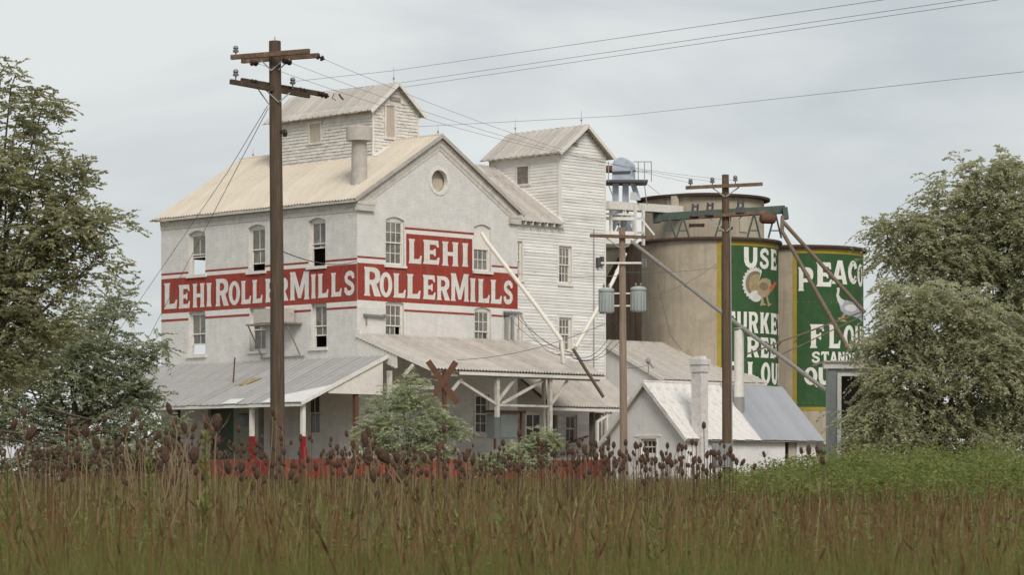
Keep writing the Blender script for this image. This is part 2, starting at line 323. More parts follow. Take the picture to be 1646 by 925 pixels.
def sheet_mesh(w_, L, n=3, rh=.022, wave=False):
    prof = []
    if wave:
        k = 4*n
        prof = [(w_*i/k, rh/2*(1+math.sin(2*math.pi*i/4))) for i in range(k+1)]
    else:
        for i in range(n):
            x = w_*(i+.5)/n; prof += [(x-.045, 0), (x-.022, rh), (x+.022, rh), (x+.045, 0)]
        prof = [(0, 0)]+prof+[(w_, 0)]
    m = len(prof); mb = MB(); vs = []
    for y in (0, L):
        vs += [(x, y, z) for x, z in prof]+[(x, y, z-.012) for x, z in prof]
    fs = []
    for i in range(m-1):
        fs += [(i, i+1, 2*m+i+1, 2*m+i), (m+i+1, m+i, 3*m+i, 3*m+i+1), (i, m+i, m+i+1, i+1)]
    mb.add(vs, fs); return mb
def roof_sheets(parent, P0, P1, up, w_=.7, mt=None, n=3, wave=False, rh=.022, name='roof_sheet', lift=.02, jit=.004):
    """Sheets side by side from P0 to P1 along the eave, each running up the slope by the vector up."""
    P0, P1, up = Vector(P0), Vector(P1), Vector(up); al = P1-P0; k = max(1, round(al.length/w_)); w2 = al.length/k
    x = al.normalized(); y = up.normalized(); z = x.cross(y).normalized()
    if z.z < 0: P0, P1 = P1, P0; al = -al; x = -x; z = -z
    me = sheet_mesh(w2+.008, up.length, n, rh, wave).mesh(name, mt); org = ORG.get(parent.name, Vector())
    for i in range(k):
        o = bpy.data.objects.new(name, me); COL.objects.link(o); o.parent = parent
        p = P0+x*(w2*i)+z*(lift+random.uniform(-jit, jit)+(i % 2)*.004)+y*random.uniform(-.02, .02)-org
        yy = (y+x*random.uniform(-.0015, .0015)).normalized()
        o.matrix_local = Matrix(((x.x, yy.x, z.x, p.x), (x.y, yy.y, z.y, p.y), (x.z, yy.z, z.z, p.z), (0, 0, 0, 1)))
def clap(parent, pl, z0, z1, span, step=.155, name='clapboard', mt=None, holes=()):
    """Overlapping boards up a wall; span(z) gives the board's two ends; holes are (h0, h1, z0, z1)."""
    z = z0
    while z < z1-.02:
        zt = min(z+step, z1); zc = (z+zt)/2; h0, h1 = span(zc)
        segs = [(h0, h1)]
        for a, b, c, d in holes:
            if c < zc < d: segs = [q for s_, e in segs for q in ((s_, min(e, a)), (max(s_, b), e)) if q[1]-q[0] > .05]
        for s_, e in segs:
            j = random.uniform(-.004, .004)
            c = [pl.p(s_, z+j, .033), pl.p(e, z+j+random.uniform(-.006, .006), .033), pl.p(e, z+j, 0), pl.p(s_, z+j, 0),
                 pl.p(s_, zt+.01, .008), pl.p(e, zt+.01, .008), pl.p(e, zt+.01, 0), pl.p(s_, zt+.01, 0)]
            obj(name, MB().hexa(c), mt or m_clap, parent)
        z += step
def rod(parent, p, hgt=.75, name='lightning_rod'):
    p = Vector(p); obj(name, MB().tube([p, p+Vector((0, 0, hgt))], [.016, .006], 5).lathe(p+Vector((0, 0, hgt*.32)), [(.01, -.06), (.05, -.03), (.05, .03), (.01, .06)], 6), m_iron, parent)

# ---------------------------------------------------------------- ground
def gz(x, y):
    t = min(1, max(0, (y-15)/85)); return .45*t*t*(3-2*t)+.03*math.sin(x*.31+y*.17)+.02*math.sin(x*.7-y*.43)
xs = sorted(set([-4000, -1500, -600, -250, -120]+list(range(-70, 71, 5))+[120, 250, 600, 1500, 4000]))
ys = sorted(set([-300, -60, -20]+list(range(-5, 176, 5))+[200, 260, 400, 800, 1600, 3000, 6000]))
g = MB(); g.add([(x, y, gz(x, y)) for y in ys for x in xs], [(j*len(xs)+i, j*len(xs)+i+1, (j+1)*len(xs)+i+1, (j+1)*len(xs)+i) for j in range(len(ys)-1) for i in range(len(xs)-1)])
m_ground = mat('dry_soil_and_thatch', (.085, .068, .036), .35, .8, .95, .6, 6, stain=(.05, .06, .022), samt=.8, sscale=.35, sth=.48)
tag(obj('ground', g, m_ground, smooth=True), kind='structure')

# ---------------------------------------------------------------- the brick mill
MW, ML = 10.26, 14.24; ZE = 13.90; ZR = 17.06; TH = .35; ZB = .3
mill = thing('brick_mill', 'tall white painted brick mill with red lettered bands and cream iron roof', 'mill', (0, 0, ZB))
pA, pB = PA(0), PB(0)
pF = PL((0, ML, 0), (-1, 0, 0), (0, 1, 0)); pK = PL((MW, 0, 0), (0, 1, 0), (1, 0, 0))
def boxA(x0, x1, y0, y1, b=0):
    h0, _ = onA(x0, y1, b); h1, _ = onA(x1, y1, b); xm = (x0+x1)/2
    return h0, h1, onA(xm, y1, b)[1], onA(xm, y0, b)[1]
def boxB(x0, x1, y0, y1, a=0):
    h0, _ = onB(x0, y1, a); h1, _ = onB(x1, y1, a); xm = (x0+x1)/2
    return h0, h1, onB(xm, y1, a)[1], onB(xm, y0, a)[1]
def inset(bx, rise): return bx[0], bx[1], bx[2], bx[3]-rise
RISE = .14
winsA = [inset(boxA(*q), RISE) for q in ((303, 330, 371, 443), (399, 426, 361, 437), (496, 523, 350, 429), (303, 330, 498, 572), (401, 427, 491, 565), (500, 525, 484, 560))]
winsB = [inset(boxB(*q), RISE) for q in ((620, 650, 349, 427), (762, 789, 361, 437), (620, 649, 483, 561), (763, 789, 494, 569))]
groundA = [boxA(277, 290, 656, 738), boxA(334, 376, 657, 741), boxA(415, 424, 654, 741), boxA(494, 514, 630, 700)]
winG = boxB(764, 786, 634, 699)
doorG = boxB(842, 868, 664, 741)
loopsA = [[(-ML+TH, ZB), (-TH, ZB), (-TH, ZE), (-ML+TH, ZE)]]+[arch_loop(*q, RISE) for q in winsA]+[[(q[0], q[2]), (q[1], q[2]), (q[1], q[3]), (q[0], q[3])] for q in groundA]
rwh, rwz = onB(706, 291); RWR = .58
loopsB = [[(0, ZB), (MW, ZB), (MW, ZE), (MW/2, ZR), (0, ZE)], ell(rwh, rwz, RWR, RWR, 24)]+[arch_loop(*q, RISE) for q in winsB]+[[(winG[0], winG[2]), (winG[1], winG[2]), (winG[1], winG[3]), (winG[0], winG[3])]]
obj('wall', MB().plate(pA, loopsA, -TH, 0), m_brick, mill)
obj('wall', MB().plate(pB, loopsB, -TH, 0), m_brick, mill)
# far end wall: its open windows show sky through the building
fw = []
for q in winsB:
    fw.append((-q[1], -q[0], q[2], q[3]))
loopsF = [[(-MW, ZB), (0, ZB), (0, ZE), (-MW/2, ZR), (-MW, ZE)]]+[arch_loop(*q, RISE) for q in fw]
obj('wall', MB().plate(pF, loopsF, -TH, 0), m_brick, mill)
obj('wall', MB().plate(pK, [[(TH, ZB), (ML-TH, ZB), (ML-TH, ZE), (TH, ZE)]], -TH, 0), m_brick, mill)
for zf in (5.35, 9.15, 13.3): obj('floor_slab', MB().box((TH, TH, zf), (MW-TH, ML-TH, zf+.2)), m_inner, mill)
obj('partition', MB().box((5.6, TH, ZB+.05), (5.8, ML-3.0, 13.25)), m_inner, mill)
lifts = [.8, .3, .75, .45, 0, .5]
for q, lf in zip(winsA, lifts): window(mill, pA, *q, cols=2, rows=(1, 1), rise=RISE, lift=lf, rec=.17)
for i, q in enumerate(winsB): window(mill, pB, *q, cols=3, rows=(2, 2), rise=RISE, boarded=(i == 1), rec=.10)
for q in fw: window(mill, pF, *q, cols=2, rows=(1, 1), rise=RISE, lift=.9, rec=.17, low_glass=False)
window(mill, pB, *winG, cols=2, rows=(2, 2), rec=.06, trim=.09, glass=m_glassd)
window(mill, pA, *groundA[3], cols=2, rows=(1, 1), rec=.06, glass=m_glassd)
# round window with a broken ring inside
rw = MB()
ring = lambda r0, r1, d0, d1: rw.plate(pB, [ell(rwh, rwz, r1, r1, 24), ell(rwh, rwz, r0, r0, 24)], d0, d1)
ring(RWR-.07, RWR+.09, -.20, .03); rwo = obj('round_window', rw, m_white, mill)
obj('shutter_board', MB().plate(pB, [ell(rwh+.06, rwz-.1, .44, .40, 20, 150, 395)], -.30, -.26), m_board, rwo)
obj('backing', MB().plate(pB, [ell(rwh, rwz, RWR-.02, RWR-.02, 24)], -.36, -.33), m_board, rwo)
# ground-floor doors on the long side
q = groundA[1]; obj('door', MB().pbox(pA, q[0]+.02, q[1]-.02, q[2], q[3]-.02, -.24, -.19).pbox(pA, q[0]+.1, q[0]+.22, q[2]+.1, q[3]-.15, -.19, -.17), m_doord, mill, label='dark green recessed freight door')
q = boxA(377, 402, 658, 741); d = obj('door', MB().pbox(pA, q[0], q[1], q[2], q[3], .01, .06).pbox(pA, q[0], q[1], q[3]-.12, q[3], .06, .08).pbox(pA, q[0], q[1], q[2], q[2]+.2, .06, .08), m_door, mill, label='pale green door with small dark window')
q = boxA(386, 401, 665, 686); obj('pane', MB().pbox(pA, *q, .062, .07), m_glassd, d)
q = doorG; d = obj('door', MB().pbox(pB, q[0], q[1], q[2], q[3], .01, .06).pbox(pB, q[0], q[0]+.1, q[2], q[3], .06, .09).pbox(pB, q[1]-.1, q[1], q[2], q[3], .06, .09).pbox(pB, q[0], q[1], q[3]-.1, q[3]+.02, .061, .09), m_white, mill, label='white door with four glazed panes')
hm, zt_ = (q[0]+q[1])/2, q[3]-.12
for (x0, x1) in ((q[0]+.12, hm-.04), (hm+.04, q[1]-.12)):
    for (y0, y1) in ((zt_-.55, zt_), (zt_-1.15, zt_-.62)): obj('pane', MB().pbox(pB, x0, x1, y0, y1, .061, .068), m_glassd, d)
# cornices
c = MB()
for i, (z0, dd) in enumerate(((ZE-.66, .03), (ZE-.44, .06), (ZE-.22, .10))): c.pbox(pA, -ML-.02, .02, z0, ZE-.012*(3-i), -.02*i, dd)
obj('cornice', c, m_corbel, mill)
sl_ = (ZR-ZE)/(MW/2)
for sgn in (0, 1):
    c = MB()
    for i, (off, dd) in enumerate(((.66, .025), (.46, .05), (.22, .09))):
        x0 = -.02 if i < 2 else -.06
        pts = [(x0, ZE-off), (x0, ZE-.03+.02*i*0), (MW/2, ZR-.03), (MW/2, ZR-off-.05)]
        pts = [(x0+.9, ZE+.9*sl_-off), (x0, ZE-off*.95), (x0, ZE-.01), (MW/2, ZR-.01), (MW/2, ZR-off)]
        if sgn: pts = [(MW-x, z) for x, z in pts]
        c.plate(pB, [pts], -.01*i, dd)
    obj('cornice', c, m_corbel, mill)
for h0, h1 in ((-.12, .95), (MW-.6, MW+.10)): obj('cornice', MB().pbox(pB, h0, h1, ZE-.62, ZE-.35, 0, .16).pbox(pB, h0, h1, ZE-.35, ZE-.2, .0, .18), m_corbel, mill)
# roof
up = Vector((MW/2+.28, 0, (MW/2+.28)*sl_))
roof_sheets(mill, (-.28, -.2, ZE-.28*sl_+.03), (-.28, ML+.2, ZE-.28*sl_+.03), up, .62, m_roofc, 3, rh=.045)
rb = Vector((MW+.28, 0, ZE-.28*sl_+.03)); rp = PL((0, 0, 0), (1, 0, 0), (0, -1, 0))
obj('roof_slope', MB().hexa([(MW+.28, -.2, rb.z), (MW+.28, ML+.2, rb.z), (MW/2, ML+.2, ZR+.03), (MW/2, -.2, ZR+.03), (MW+.28, -.2, rb.z+.05), (MW+.28, ML+.2, rb.z+.05), (MW/2, ML+.2, ZR+.08), (MW/2, -.2, ZR+.08)]), m_roofw, mill)
obj('ridge_cap', MB().tube([(MW/2, -.22, ZR+.06), (MW/2, ML+.22, ZR+.06)], .07, 6), m_roofc, mill)
for s_ in (0, 1):
    e = -.30 if not s_ else MW+.30
    obj('rake_board', MB().bar((e, -.21, ZE-.28*sl_-.01), (MW/2, -.21, ZR), .05, .16), m_roofw, mill)
obj('eave_board', MB().box((-.27, -.19, ZE-.28*sl_-.09), (-.22, ML+.19, ZE-.28*sl_+.03)), m_corbel, mill)
rod(mill, (MW/2, .1, ZR+.05), .5); rod(mill, (MW/2, ML-.8, ZR+.05), .5)

# painted bands and lettering
def band(pl, on, segs, mt, d, name='painted_band'):
    for (x0, yt0, yb0, x1, yt1, yb1) in segs:
        (h0, zt0), (_, zb0) = on(x0, yt0), on(x0, yb0); (h1, zt1), (_, zb1) = on(x1, yt1), on(x1, yb1)
        zt, zb = (zt0+zt1)/2, (zb0+zb1)/2
        o = obj(name, MB().pbox(pl, h0, h1, zb, zt, d-.003, d), mt, mill)
    return o
bandA = band(pA, onA, [(259.5, 450, 505.7, 573.9, 423.7, 483.3)], m_red, .006)
band(pA, onA, [(259.5, 441.5, 449.5, 303, 438.2, 446.3), (330, 436, 444.2, 399, 430, 438), (426, 428, 436, 496, 422, 430.2), (523, 420, 428, 573.9, 415.5, 423.6)], m_stripe, .004, 'white_stripe')
band(pA, onA, [(259.5, 440.5, 443.6, 303, 437, 440), (330, 434.6, 437.6, 399, 429, 432), (426, 426.6, 429.8, 496, 420.9, 424), (523, 418.8, 421.9, 573.9, 414.6, 417.8)], m_red, .010, 'red_line')
band(pA, onA, [(259.5, 506.2, 515.5, 303, 503, 512), (330, 501, 510.4, 401, 496, 505.3), (427, 494, 503.2, 500, 488.8, 498), (525, 487, 496.2, 573.9, 483.5, 493)], m_stripe, .004, 'white_stripe')
band(pA, onA, [(259.5, 514.6, 518.2, 303, 511.7, 515), (330, 509.6, 513, 401, 504.5, 508), (427, 502.5, 506, 500, 497.5, 501), (525, 495.6, 499, 573.9, 492.4, 495.8)], m_red, .010, 'red_line')
bandB = band(pB, onB, [(574.3, 423.2, 482.5, 832, 440, 497.3)], m_red, .006)
bandL = band(pB, onB, [(652.8, 376.2, 430, 759, 384, 436)], m_red, .009)
band(pB, onB, [(574.3, 412.5, 423.2, 619.5, 415.5, 426), (651, 367, 428, 761, 375.5, 436), (790, 427, 437.3, 832, 430, 440)], m_stripe, .004, 'white_stripe')
band(pB, onB, [(574.3, 411, 414.2, 619.5, 414.8, 418), (650.5, 365, 368.4, 761.5, 374.6, 378), (790, 426, 429, 832, 429.7, 432.5)], m_red, .012, 'red_line')
band(pB, onB, [(574.3, 483, 495, 619.5, 486, 498), (649.5, 487.5, 499, 762.5, 493, 505.5), (790, 496, 507, 832, 497.6, 509)], m_stripe, .004, 'white_stripe')
band(pB, onB, [(649.5, 497.5, 500.8, 762.5, 504.4, 507.6), (790, 506, 509, 808, 507, 510)], m_red, .012, 'red_line')
def letters(pl, on, spec, zoff, scale, ox, oy, parent, d):
    """spec: (char, x0, x1, y top, y bottom at the letter's middle)"""
    for ch, x0, x1, yt, yb in spec:
        X0, X1, YT, YB = ox+x0/scale, ox+x1/scale, oy+yt/scale, oy+yb/scale; xm = (X0+X1)/2
        h0, h1 = on(X0, YB)[0], on(X1, YB)[0]; z1, z0 = on(xm, YT)[1], on(xm, YB)[1]
        obj('letter', MB().plate(pl, glyph(ch, h0, h1, z0, z1), d), m_letter, parent)
letters(pA, onA, [('L', 145, 216, 645, 783), ('E', 222, 284, 655, 780), ('H', 297, 361, 648, 775), ('I', 370, 398, 645, 771), ('R', 419, 490, 622, 768), ('O', 489, 549, 636, 762), ('L', 554, 608, 633, 757), ('L', 614, 669, 628, 752), ('E', 682, 738, 622, 747), ('R', 742, 806, 616, 741), ('M', 813, 918, 585, 735), ('I', 926, 952, 599, 728), ('L', 962, 1019, 596, 724), ('L', 1032, 1089, 590, 718), ('S', 1102, 1158, 580, 712)], 0, 3.305, 220, 260, bandA, .012)
letters(pB, onB, [('R', 88, 186, 391, 556), ('O', 178, 250, 420, 562), ('L', 256, 327, 427, 566), ('L', 333, 412, 431, 570), ('E', 424, 498, 436, 575), ('R', 504, 580, 443, 580), ('M', 584, 688, 428, 586), ('I', 694, 727, 454, 590), ('L', 740, 807, 459, 595), ('L', 812, 877, 464, 600), ('S', 886, 940, 466, 604)], 0, 3.557, 560, 320, bandB, .012)
letters(pB, onB, [('L', 343, 419, 230, 370), ('E', 424, 521, 236, 374), ('H', 534, 629, 246, 384), ('I', 649, 685, 253, 388)], 0, 3.557, 560, 320, bandL, .014)
# small worn plaque and pipe near the corner
q = boxB(583, 618, 503, 511); obj('pipe_bracket', MB().bar(pB.p(q[0], q[2]+.1, .10), pB.p(q[1], q[2]+.07, .10), .10).bar(pB.p(q[0]+.2, q[2], .05), pB.p(q[0]+.2, q[2]-.35, .05), .06).bar(pB.p(q[1]-.1, q[2]+.1, .0), pB.p(q[1]-.1, q[2]+.1, .2), .12), m_spout, mill)
q = boxA(571, 574, 483, 575); obj('downpipe', MB().tube([pB.p(.12, ZE-6, .07), pB.p(.12, 7.3, .07)], .05, 8), m_white, mill)

# roof monitor (cupola) astride the ridge
CA0, CA1, CB0, CB1 = 3.1, 10.4, 3.76, 6.63
pc, pd = PB(CA0), PA(CB0); cz1 = onB(599, 171, CA0)[1]; czr = onB(640, 134, CA0-.25)[1]; zc0 = 15.3
cm = (CB0+CB1)/2; csl = (czr-cz1)/(cm-CB0)
cup = obj('cupola', MB().plate(pc, [[(CB0, zc0), (CB1, zc0), (CB1, cz1), (cm, czr-.06), (CB0, cz1)]], -.1, 0).plate(PL((0, CA1, 0), (-1, 0, 0), (0, 1, 0)), [[(-CB1, zc0), (-CB0, zc0), (-CB0, cz1), (-cm, czr-.06), (-CB1, cz1)]], -.1, 0).box((CB0, CA0+.1, zc0), (CB0+.1, CA1-.1, cz1)).box((CB1-.1, CA0+.1, zc0), (CB1, CA1-.1, cz1)), m_shing, mill, label='shingle clad cupola with its own gabled iron roof')
cdoor = boxB(620, 633, 170, 221, CA0); clouv = boxB(627, 643, 155, 162, CA0); cwin = boxA(499, 516, 199, 229, CB0)
sh = MB(); 
def shingles(pl, z0, z1, span, holes):
    z = z0; r = 0
    while z < z1:
        h0, h1 = span(z+.06); x = h0-(.14 if r % 2 else 0)
        while x < h1:
            ww = random.uniform(.20, .34); a, b = max(x, h0), min(x+ww-.008, h1)
            if b-a > .03 and not any(q[0]-.12 < (a+b)/2 < q[1]+.12 and q[2]-.1 < z+.06 < q[3]+.1 for q in holes):
                j = random.uniform(-.008, .008); t = random.uniform(.030, .052)
                sh.hexa([pl.p(a, z+j, t), pl.p(b, z+j, t), pl.p(b, z+j, .001), pl.p(a, z+j, .001), pl.p(a, z+.165, .006), pl.p(b, z+.165, .006), pl.p(b, z+.165, .001), pl.p(a, z+.165, .001)])
            x += ww
        z += .155; r += 1
shingles(pd, zc0, cz1-.02, lambda z: (-CA1, -CA0), [cwin])
shingles(pc, zc0, czr-.2, lambda z: (CB0, CB1) if z < cz1 else (CB0+(z-cz1)/csl, CB1-(z-cz1)/csl), [cdoor, clouv])
obj('shingles', sh, m_shing, cup, kind='stuff')
def shut(name, pl, q, mt, parent, t=.10, lab=None):
    a, b, c_, d_ = q; mb = MB().pbox(pl, a, b, c_, d_, 0, .02)
    obj(name, MB().pbox(pl, a-t, a, c_, d_, 0, .06).pbox(pl, b, b+t, c_, d_, 0, .06).pbox(pl, a-t, b+t, d_, d_+t, 0, .065).pbox(pl, a-t-.05, b+t+.05, c_-t, c_, 0, .09), m_shing, parent)
    return obj('shutter', mb, mt, parent)
shut('window_casing', pd, cwin, m_board, cup); shut('door_casing', pc, cdoor, m_board, cup); 
lv = MB(); a, b, c_, d_ = clouv
for i in range(4): lv.pbox(pc, a, b, c_+(d_-c_)*i/4, c_+(d_-c_)*(i+.6)/4, .0, .06)
obj('louvre', lv, m_board, cup)
for s_ in (CB0, CB1): obj('corner_board', MB().box((s_-.04, CA0-.045, zc0), (s_+.06, CA0-.0, cz1)), m_white, cup)
oh = .34; ez = cz1-oh*csl+.05
for s_ in (0, 1):
    e = CB0-oh if not s_ else CB1+oh; sg = 1 if not s_ else -1
    roof_sheets(cup, (e, CA0-.3, ez), (e, CA1+.3, ez), (sg*(cm-CB0+oh), 0, (cm-CB0+oh)*csl), .45, m_roofw, 1, rh=.045)
    obj('rake_board', MB().bar((e, CA0-.29, ez-.05), (cm, CA0-.29, ez-.05+(cm-CB0+oh)*csl), .04, .17), m_white, cup)
    obj('soffit', MB().hexa([(e, CA0-.27, ez-.02), (e, CA1+.27, ez-.02), (cm, CA1+.27, ez-.02+(cm-CB0+oh)*csl), (cm, CA0-.27, ez-.02+(cm-CB0+oh)*csl), (e, CA0-.27, ez+.01), (e, CA1+.27, ez+.01), (cm, CA1+.27, ez+.01+(cm-CB0+oh)*csl), (cm, CA0-.27, ez+.01+(cm-CB0+oh)*csl)]), m_board, cup)
rod(mill, (cm, CA0+.1, czr+.02), .8)
obj('roof_skirt', MB().bar((CB0-.1, CA0-.25, ZE+sl_*(CB0-.1)+.05), (CB0+.75, CA0-.25, ZE+sl_*(CB0+.75)+.05), .4, .12), m_white, mill)
# ventilator stack
vb, va = 1.3, 1.3; vz = ZE+sl_*vb; vt = CZ+(HY-226)/F*(MY+S*2.6); vt2 = CZ+(HY-205)/F*(MY+S*2.6)
vp = obj('ventilator', MB().lathe((vb, va, 0), [(.36, vz-.6), (.36, vt-.9), (.345, vt-.1), (.40, vt)], 28), m_vent, mill, smooth=True, label='grey round ventilator stack with wide cap')
obj('cap', MB().lathe((vb, va, 0), [(.38, vt-.02), (.60, vt-.02), (.60, vt2), (.55, vt2+.03)], 28), m_vent, vp, smooth=True)
# air-conditioning box on a bracket beside the pole
q = boxA(430, 476, 498, 520); bx = obj('equipment_box', MB().pbox(pA, q[0], q[1], q[2], q[3], .12, .85), m_vent, mill)
q2 = boxA(420, 486, 519, 521); br = MB().pbox(pA, q2[0], q2[1], q2[2]-.08, q2[2], .02, .95)
for hh in (q2[0]+.1, q2[1]-.1): br.bar(pA.p(hh, q2[2]-.05, .9), pA.p(hh, q2[2]-1.5, .05), .045)
br.bar(pA.p(q2[0], q2[2]-1.55, .06), pA.p(q2[1]+.2, q2[2]-1.55, .06), .05); obj('bracket', br, m_spout, bx)

# ---------------------------------------------------------------- long loading porch on the lettered side
PZ1, PZ0, PP = 6.65, 4.44, 5.15; PA0, PA1 = -2.1, 15.6
porch = thing('loading_porch', 'long grey iron lean-to porch roof on white posts with red feet, left side', 'porch', (-2.5, 7, ZB))
psl = (PZ1-PZ0)/PP
roof_sheets(porch, (-PP, PA0, PZ0), (-PP, PA1, PZ0), (PP-.01, 0, PZ1-PZ0-.01), .9, m_roofg, 2, rh=.035)
obj('eave_board', MB().box((-PP+.02, PA0, PZ0-.14), (-PP+.07, PA1, PZ0)), m_white, porch)
obj('rake_board', MB().bar((-PP, PA0-.02, PZ0-.02), (0, PA0-.02, PZ1-.02), .05, .16), m_white, porch)
pe = PB(PA0+.03)
obj('soffit', MB().hexa([(-PP+.07, PA0+.06, PZ0-.03), (-PP+.07, PA1, PZ0-.03), (-.01, PA1, PZ1-.05), (-.01, PA0+.06, PZ1-.05), (-PP+.07, PA0+.06, PZ0), (-PP+.07, PA1, PZ0), (-.01, PA1, PZ1-.02), (-.01, PA0+.06, PZ1-.02)]), m_white, porch)
hl = onB(529, 634, PA0)[0]; zl = onB(575, 634, PA0)[1]
obj('end_panel', MB().plate(pe, [[(hl, zl), (-.32, zl), (-.32, PZ1-.15-.32*psl), (hl, PZ0+(hl+PP)*psl-.12)]], -.06, 0), m_white, porch)
DZ = 2.0
for px in (405, 487):
    h = onA(px, 690, -PP+.35)[0]; b = -PP+.35; zs = onA(px, 702, b)[1]
    p = obj('post', MB().box((b-.085, -h-.085, zs), (b+.085, -h+.085, PZ0+.1)), m_white, porch)
    obj('red_foot', MB().box((b-.095, -h-.095, DZ-.02), (b+.095, -h+.095, zs)).box((b-.13, -h-.13, DZ-.01), (b+.13, -h+.13, DZ+.5)), m_redpost, p)
h = onA(545, 690, -PP+.35)[0]
for a_ in (9.8, 13.2):
    p = obj('post', MB().box((-PP+.27, a_-.085, 2.9), (-PP+.44, a_+.085, PZ0+.1)), m_white, porch); obj('red_foot', MB().box((-PP+.26, a_-.095, DZ-.02), (-PP+.45, a_+.095, 2.9)), m_redpost, p)
b = onB(572, 620, PA0+.2)[0]; obj('corner_post', MB().box((b-.1, PA0+.12, DZ-.02), (b+.1, PA0+.3, PZ0+1.4)), m_rust, porch, label='rust brown corner post')
rpz = lambda b_, o_: PZ0+(b_+PP)*psl+o_
obj('roof_patch', MB().hexa([(-3.0, 4.3, rpz(-3, .055)), (-3.0, 5.0, rpz(-3, .055)), (-2.2, 4.7, rpz(-2.2, .055)), (-2.2, 3.9, rpz(-2.2, .055)), (-3.0, 4.3, rpz(-3, .065)), (-3.0, 5.0, rpz(-3, .065)), (-2.2, 4.7, rpz(-2.2, .065)), (-2.2, 3.9, rpz(-2.2, .065))]), mat('yellowed_patch', (.34, .25, .14), .25, 3), porch)
for a0, a1, w_ in ((-2.1, .55, .55), (2.3, 3.3, .5)):
    obj('new_flashing', MB().hexa([(-PP-.02, a0, PZ0+.045), (-PP-.02, a1, PZ0+.045), (-PP+w_, a1, PZ0+w_*psl+.055), (-PP+w_*(3.2 if a0 < 0 else 1), a0, PZ0+w_*(3.2 if a0 < 0 else 1)*psl+.055), (-PP-.02, a0, PZ0+.06), (-PP-.02, a1, PZ0+.06), (-PP+w_, a1, PZ0+w_*psl+.07), (-PP+w_*(3.2 if a0 < 0 else 1), a0, PZ0+w_*(3.2 if a0 < 0 else 1)*psl+.07)]), mat('bright_flashing', (.66, .65, .62), .08, 3, .5), porch)
obj('vent_pipe', MB().tube([(-2.6, 5.6, PZ0+2.5*psl), (-2.5, 5.6, PZ0+2.5*psl+1.2)], .035, 6), m_rust, porch)

# ---------------------------------------------------------------- loading dock
dock = thing('loading_dock', 'red painted loading dock edge running under both porch roofs', 'dock', (0, 0, ZB))
obj('deck', MB().box((-4.95, -4.85, DZ-.14), (0, ML+1, DZ)).box((.003, -4.85, DZ-.14), (10.9, 0, DZ)), m_deck, dock)
k = 0
for i in range(22):
    a0 = -4.87+i*.93; obj('face_board', MB().box((-5.0, a0, .35), (-4.95, a0+.915, DZ+.02+random.uniform(-.03, .03))), m_dock, dock)
for i in range(17):
    b0 = -4.95+i*.93; obj('face_board', MB().box((b0, -4.9, .35), (b0+.915, -4.852, DZ+.02+random.uniform(-.03, .03))), m_dock, dock)
drum = thing('red_wheel', 'round red painted wheel leaning by the porch post with the red foot', 'wheel', toM(at(416, 752, 123)), 'M')
wc = toM(at(416, 757, 122.5)); axis = Vector((-.95, -.2, .12)).normalized(); wl = MB()
wl.lathe(wc, [(.28, -.07), (.40, -.07), (.44, 0), (.40, .07), (.28, .07), (.12, .03), (.06, .08)], 24, axis)
drum.location = toW(*wc)-Vector((0, 0, .44)); ORG[drum.name] = wc-Vector((0, 0, .44))
obj('rim', wl, m_redpost, drum, smooth=True); obj('hub', MB().lathe(wc, [(.07, -.12), (.07, .12)], 12, axis), m_rust, drum)

# ---------------------------------------------------------------- canopy in front of the gable
KD = 5.14; KZ1, KZ0 = 7.67, 5.93; KB1 = 10.85; ksl = (KZ1-KZ0)/KD
can = thing('dock_canopy', 'wide corrugated iron canopy on braced white timbers below the gable lettering', 'canopy', (5, -2.5, ZB))
roof_sheets(can, (-.05, -KD, KZ0), (KB1, -KD, KZ0), (0, KD-.01, KZ1-KZ0), .78, m_roofw, 4, wave=True, rh=.085)
obj('soffit', MB().hexa([(0, -KD+.1, KZ0-.05), (KB1, -KD+.1, KZ0-.05), (KB1, -.01, KZ1-.06), (0, -.01, KZ1-.06), (0, -KD+.1, KZ0-.02), (KB1, -KD+.1, KZ0-.02), (KB1, -.01, KZ1-.03), (0, -.01, KZ1-.03)]), m_white, can)
obj('eave_board', MB().box((1.5, -KD+.02, KZ0-.17), (KB1+.05, -KD+.07, KZ0-.03)), m_white, can)
obj('rake_board', MB().bar((-.06, -KD, KZ0-.03), (-.06, 0, KZ1-.03), .05, .16), m_white, can)
obj('rake_board', MB().bar((KB1+.06, -KD, KZ0-.03), (KB1+.06, 0, KZ1-.03), .05, .13), m_white, can)
pe = PA(.0); zlo = onA(622, 589, 0)[1]
a = 0.02; i = 0
while a < 2.6:                       # vertical boards closing the end under the rake
    z0 = max(zlo, 4.5) if a < 1.25 else KZ1-a*ksl-.75
    obj('end_board', MB().box((-.02+random.uniform(-.006, .006), -a-.19, min(z0, KZ1-a*ksl-.3)), (.02, -a, KZ1-a*ksl-.12-.19*ksl)), m_white, can); a += .205
zb2 = onB(727, 607, -KD+.3)[1]
obj('beam', MB().box((.1, -KD+.22, KZ0-.24), (KB1-.1, -KD+.38, KZ0-.06)), m_beam, can)
pa = -KD+.3
bp = [onB(626, 600, pa)[0], onB(799, 640, pa)[0], onB(884, 640, pa)[0]]
zbr = onB(799, 650, pa)[1]
for i, b in enumerate(bp): obj('post', MB().box((b-.085, pa-.09, DZ-.01 if i != 1 else zbr-.6), (b+.085, pa+.08, KZ0-.1)), m_beam, can)
for b in bp[:1]: obj('tie_beam', MB().box((b, pa-.06, KZ0-.85), (b+2.6, pa+.06, KZ0-.70)), m_beam, can)
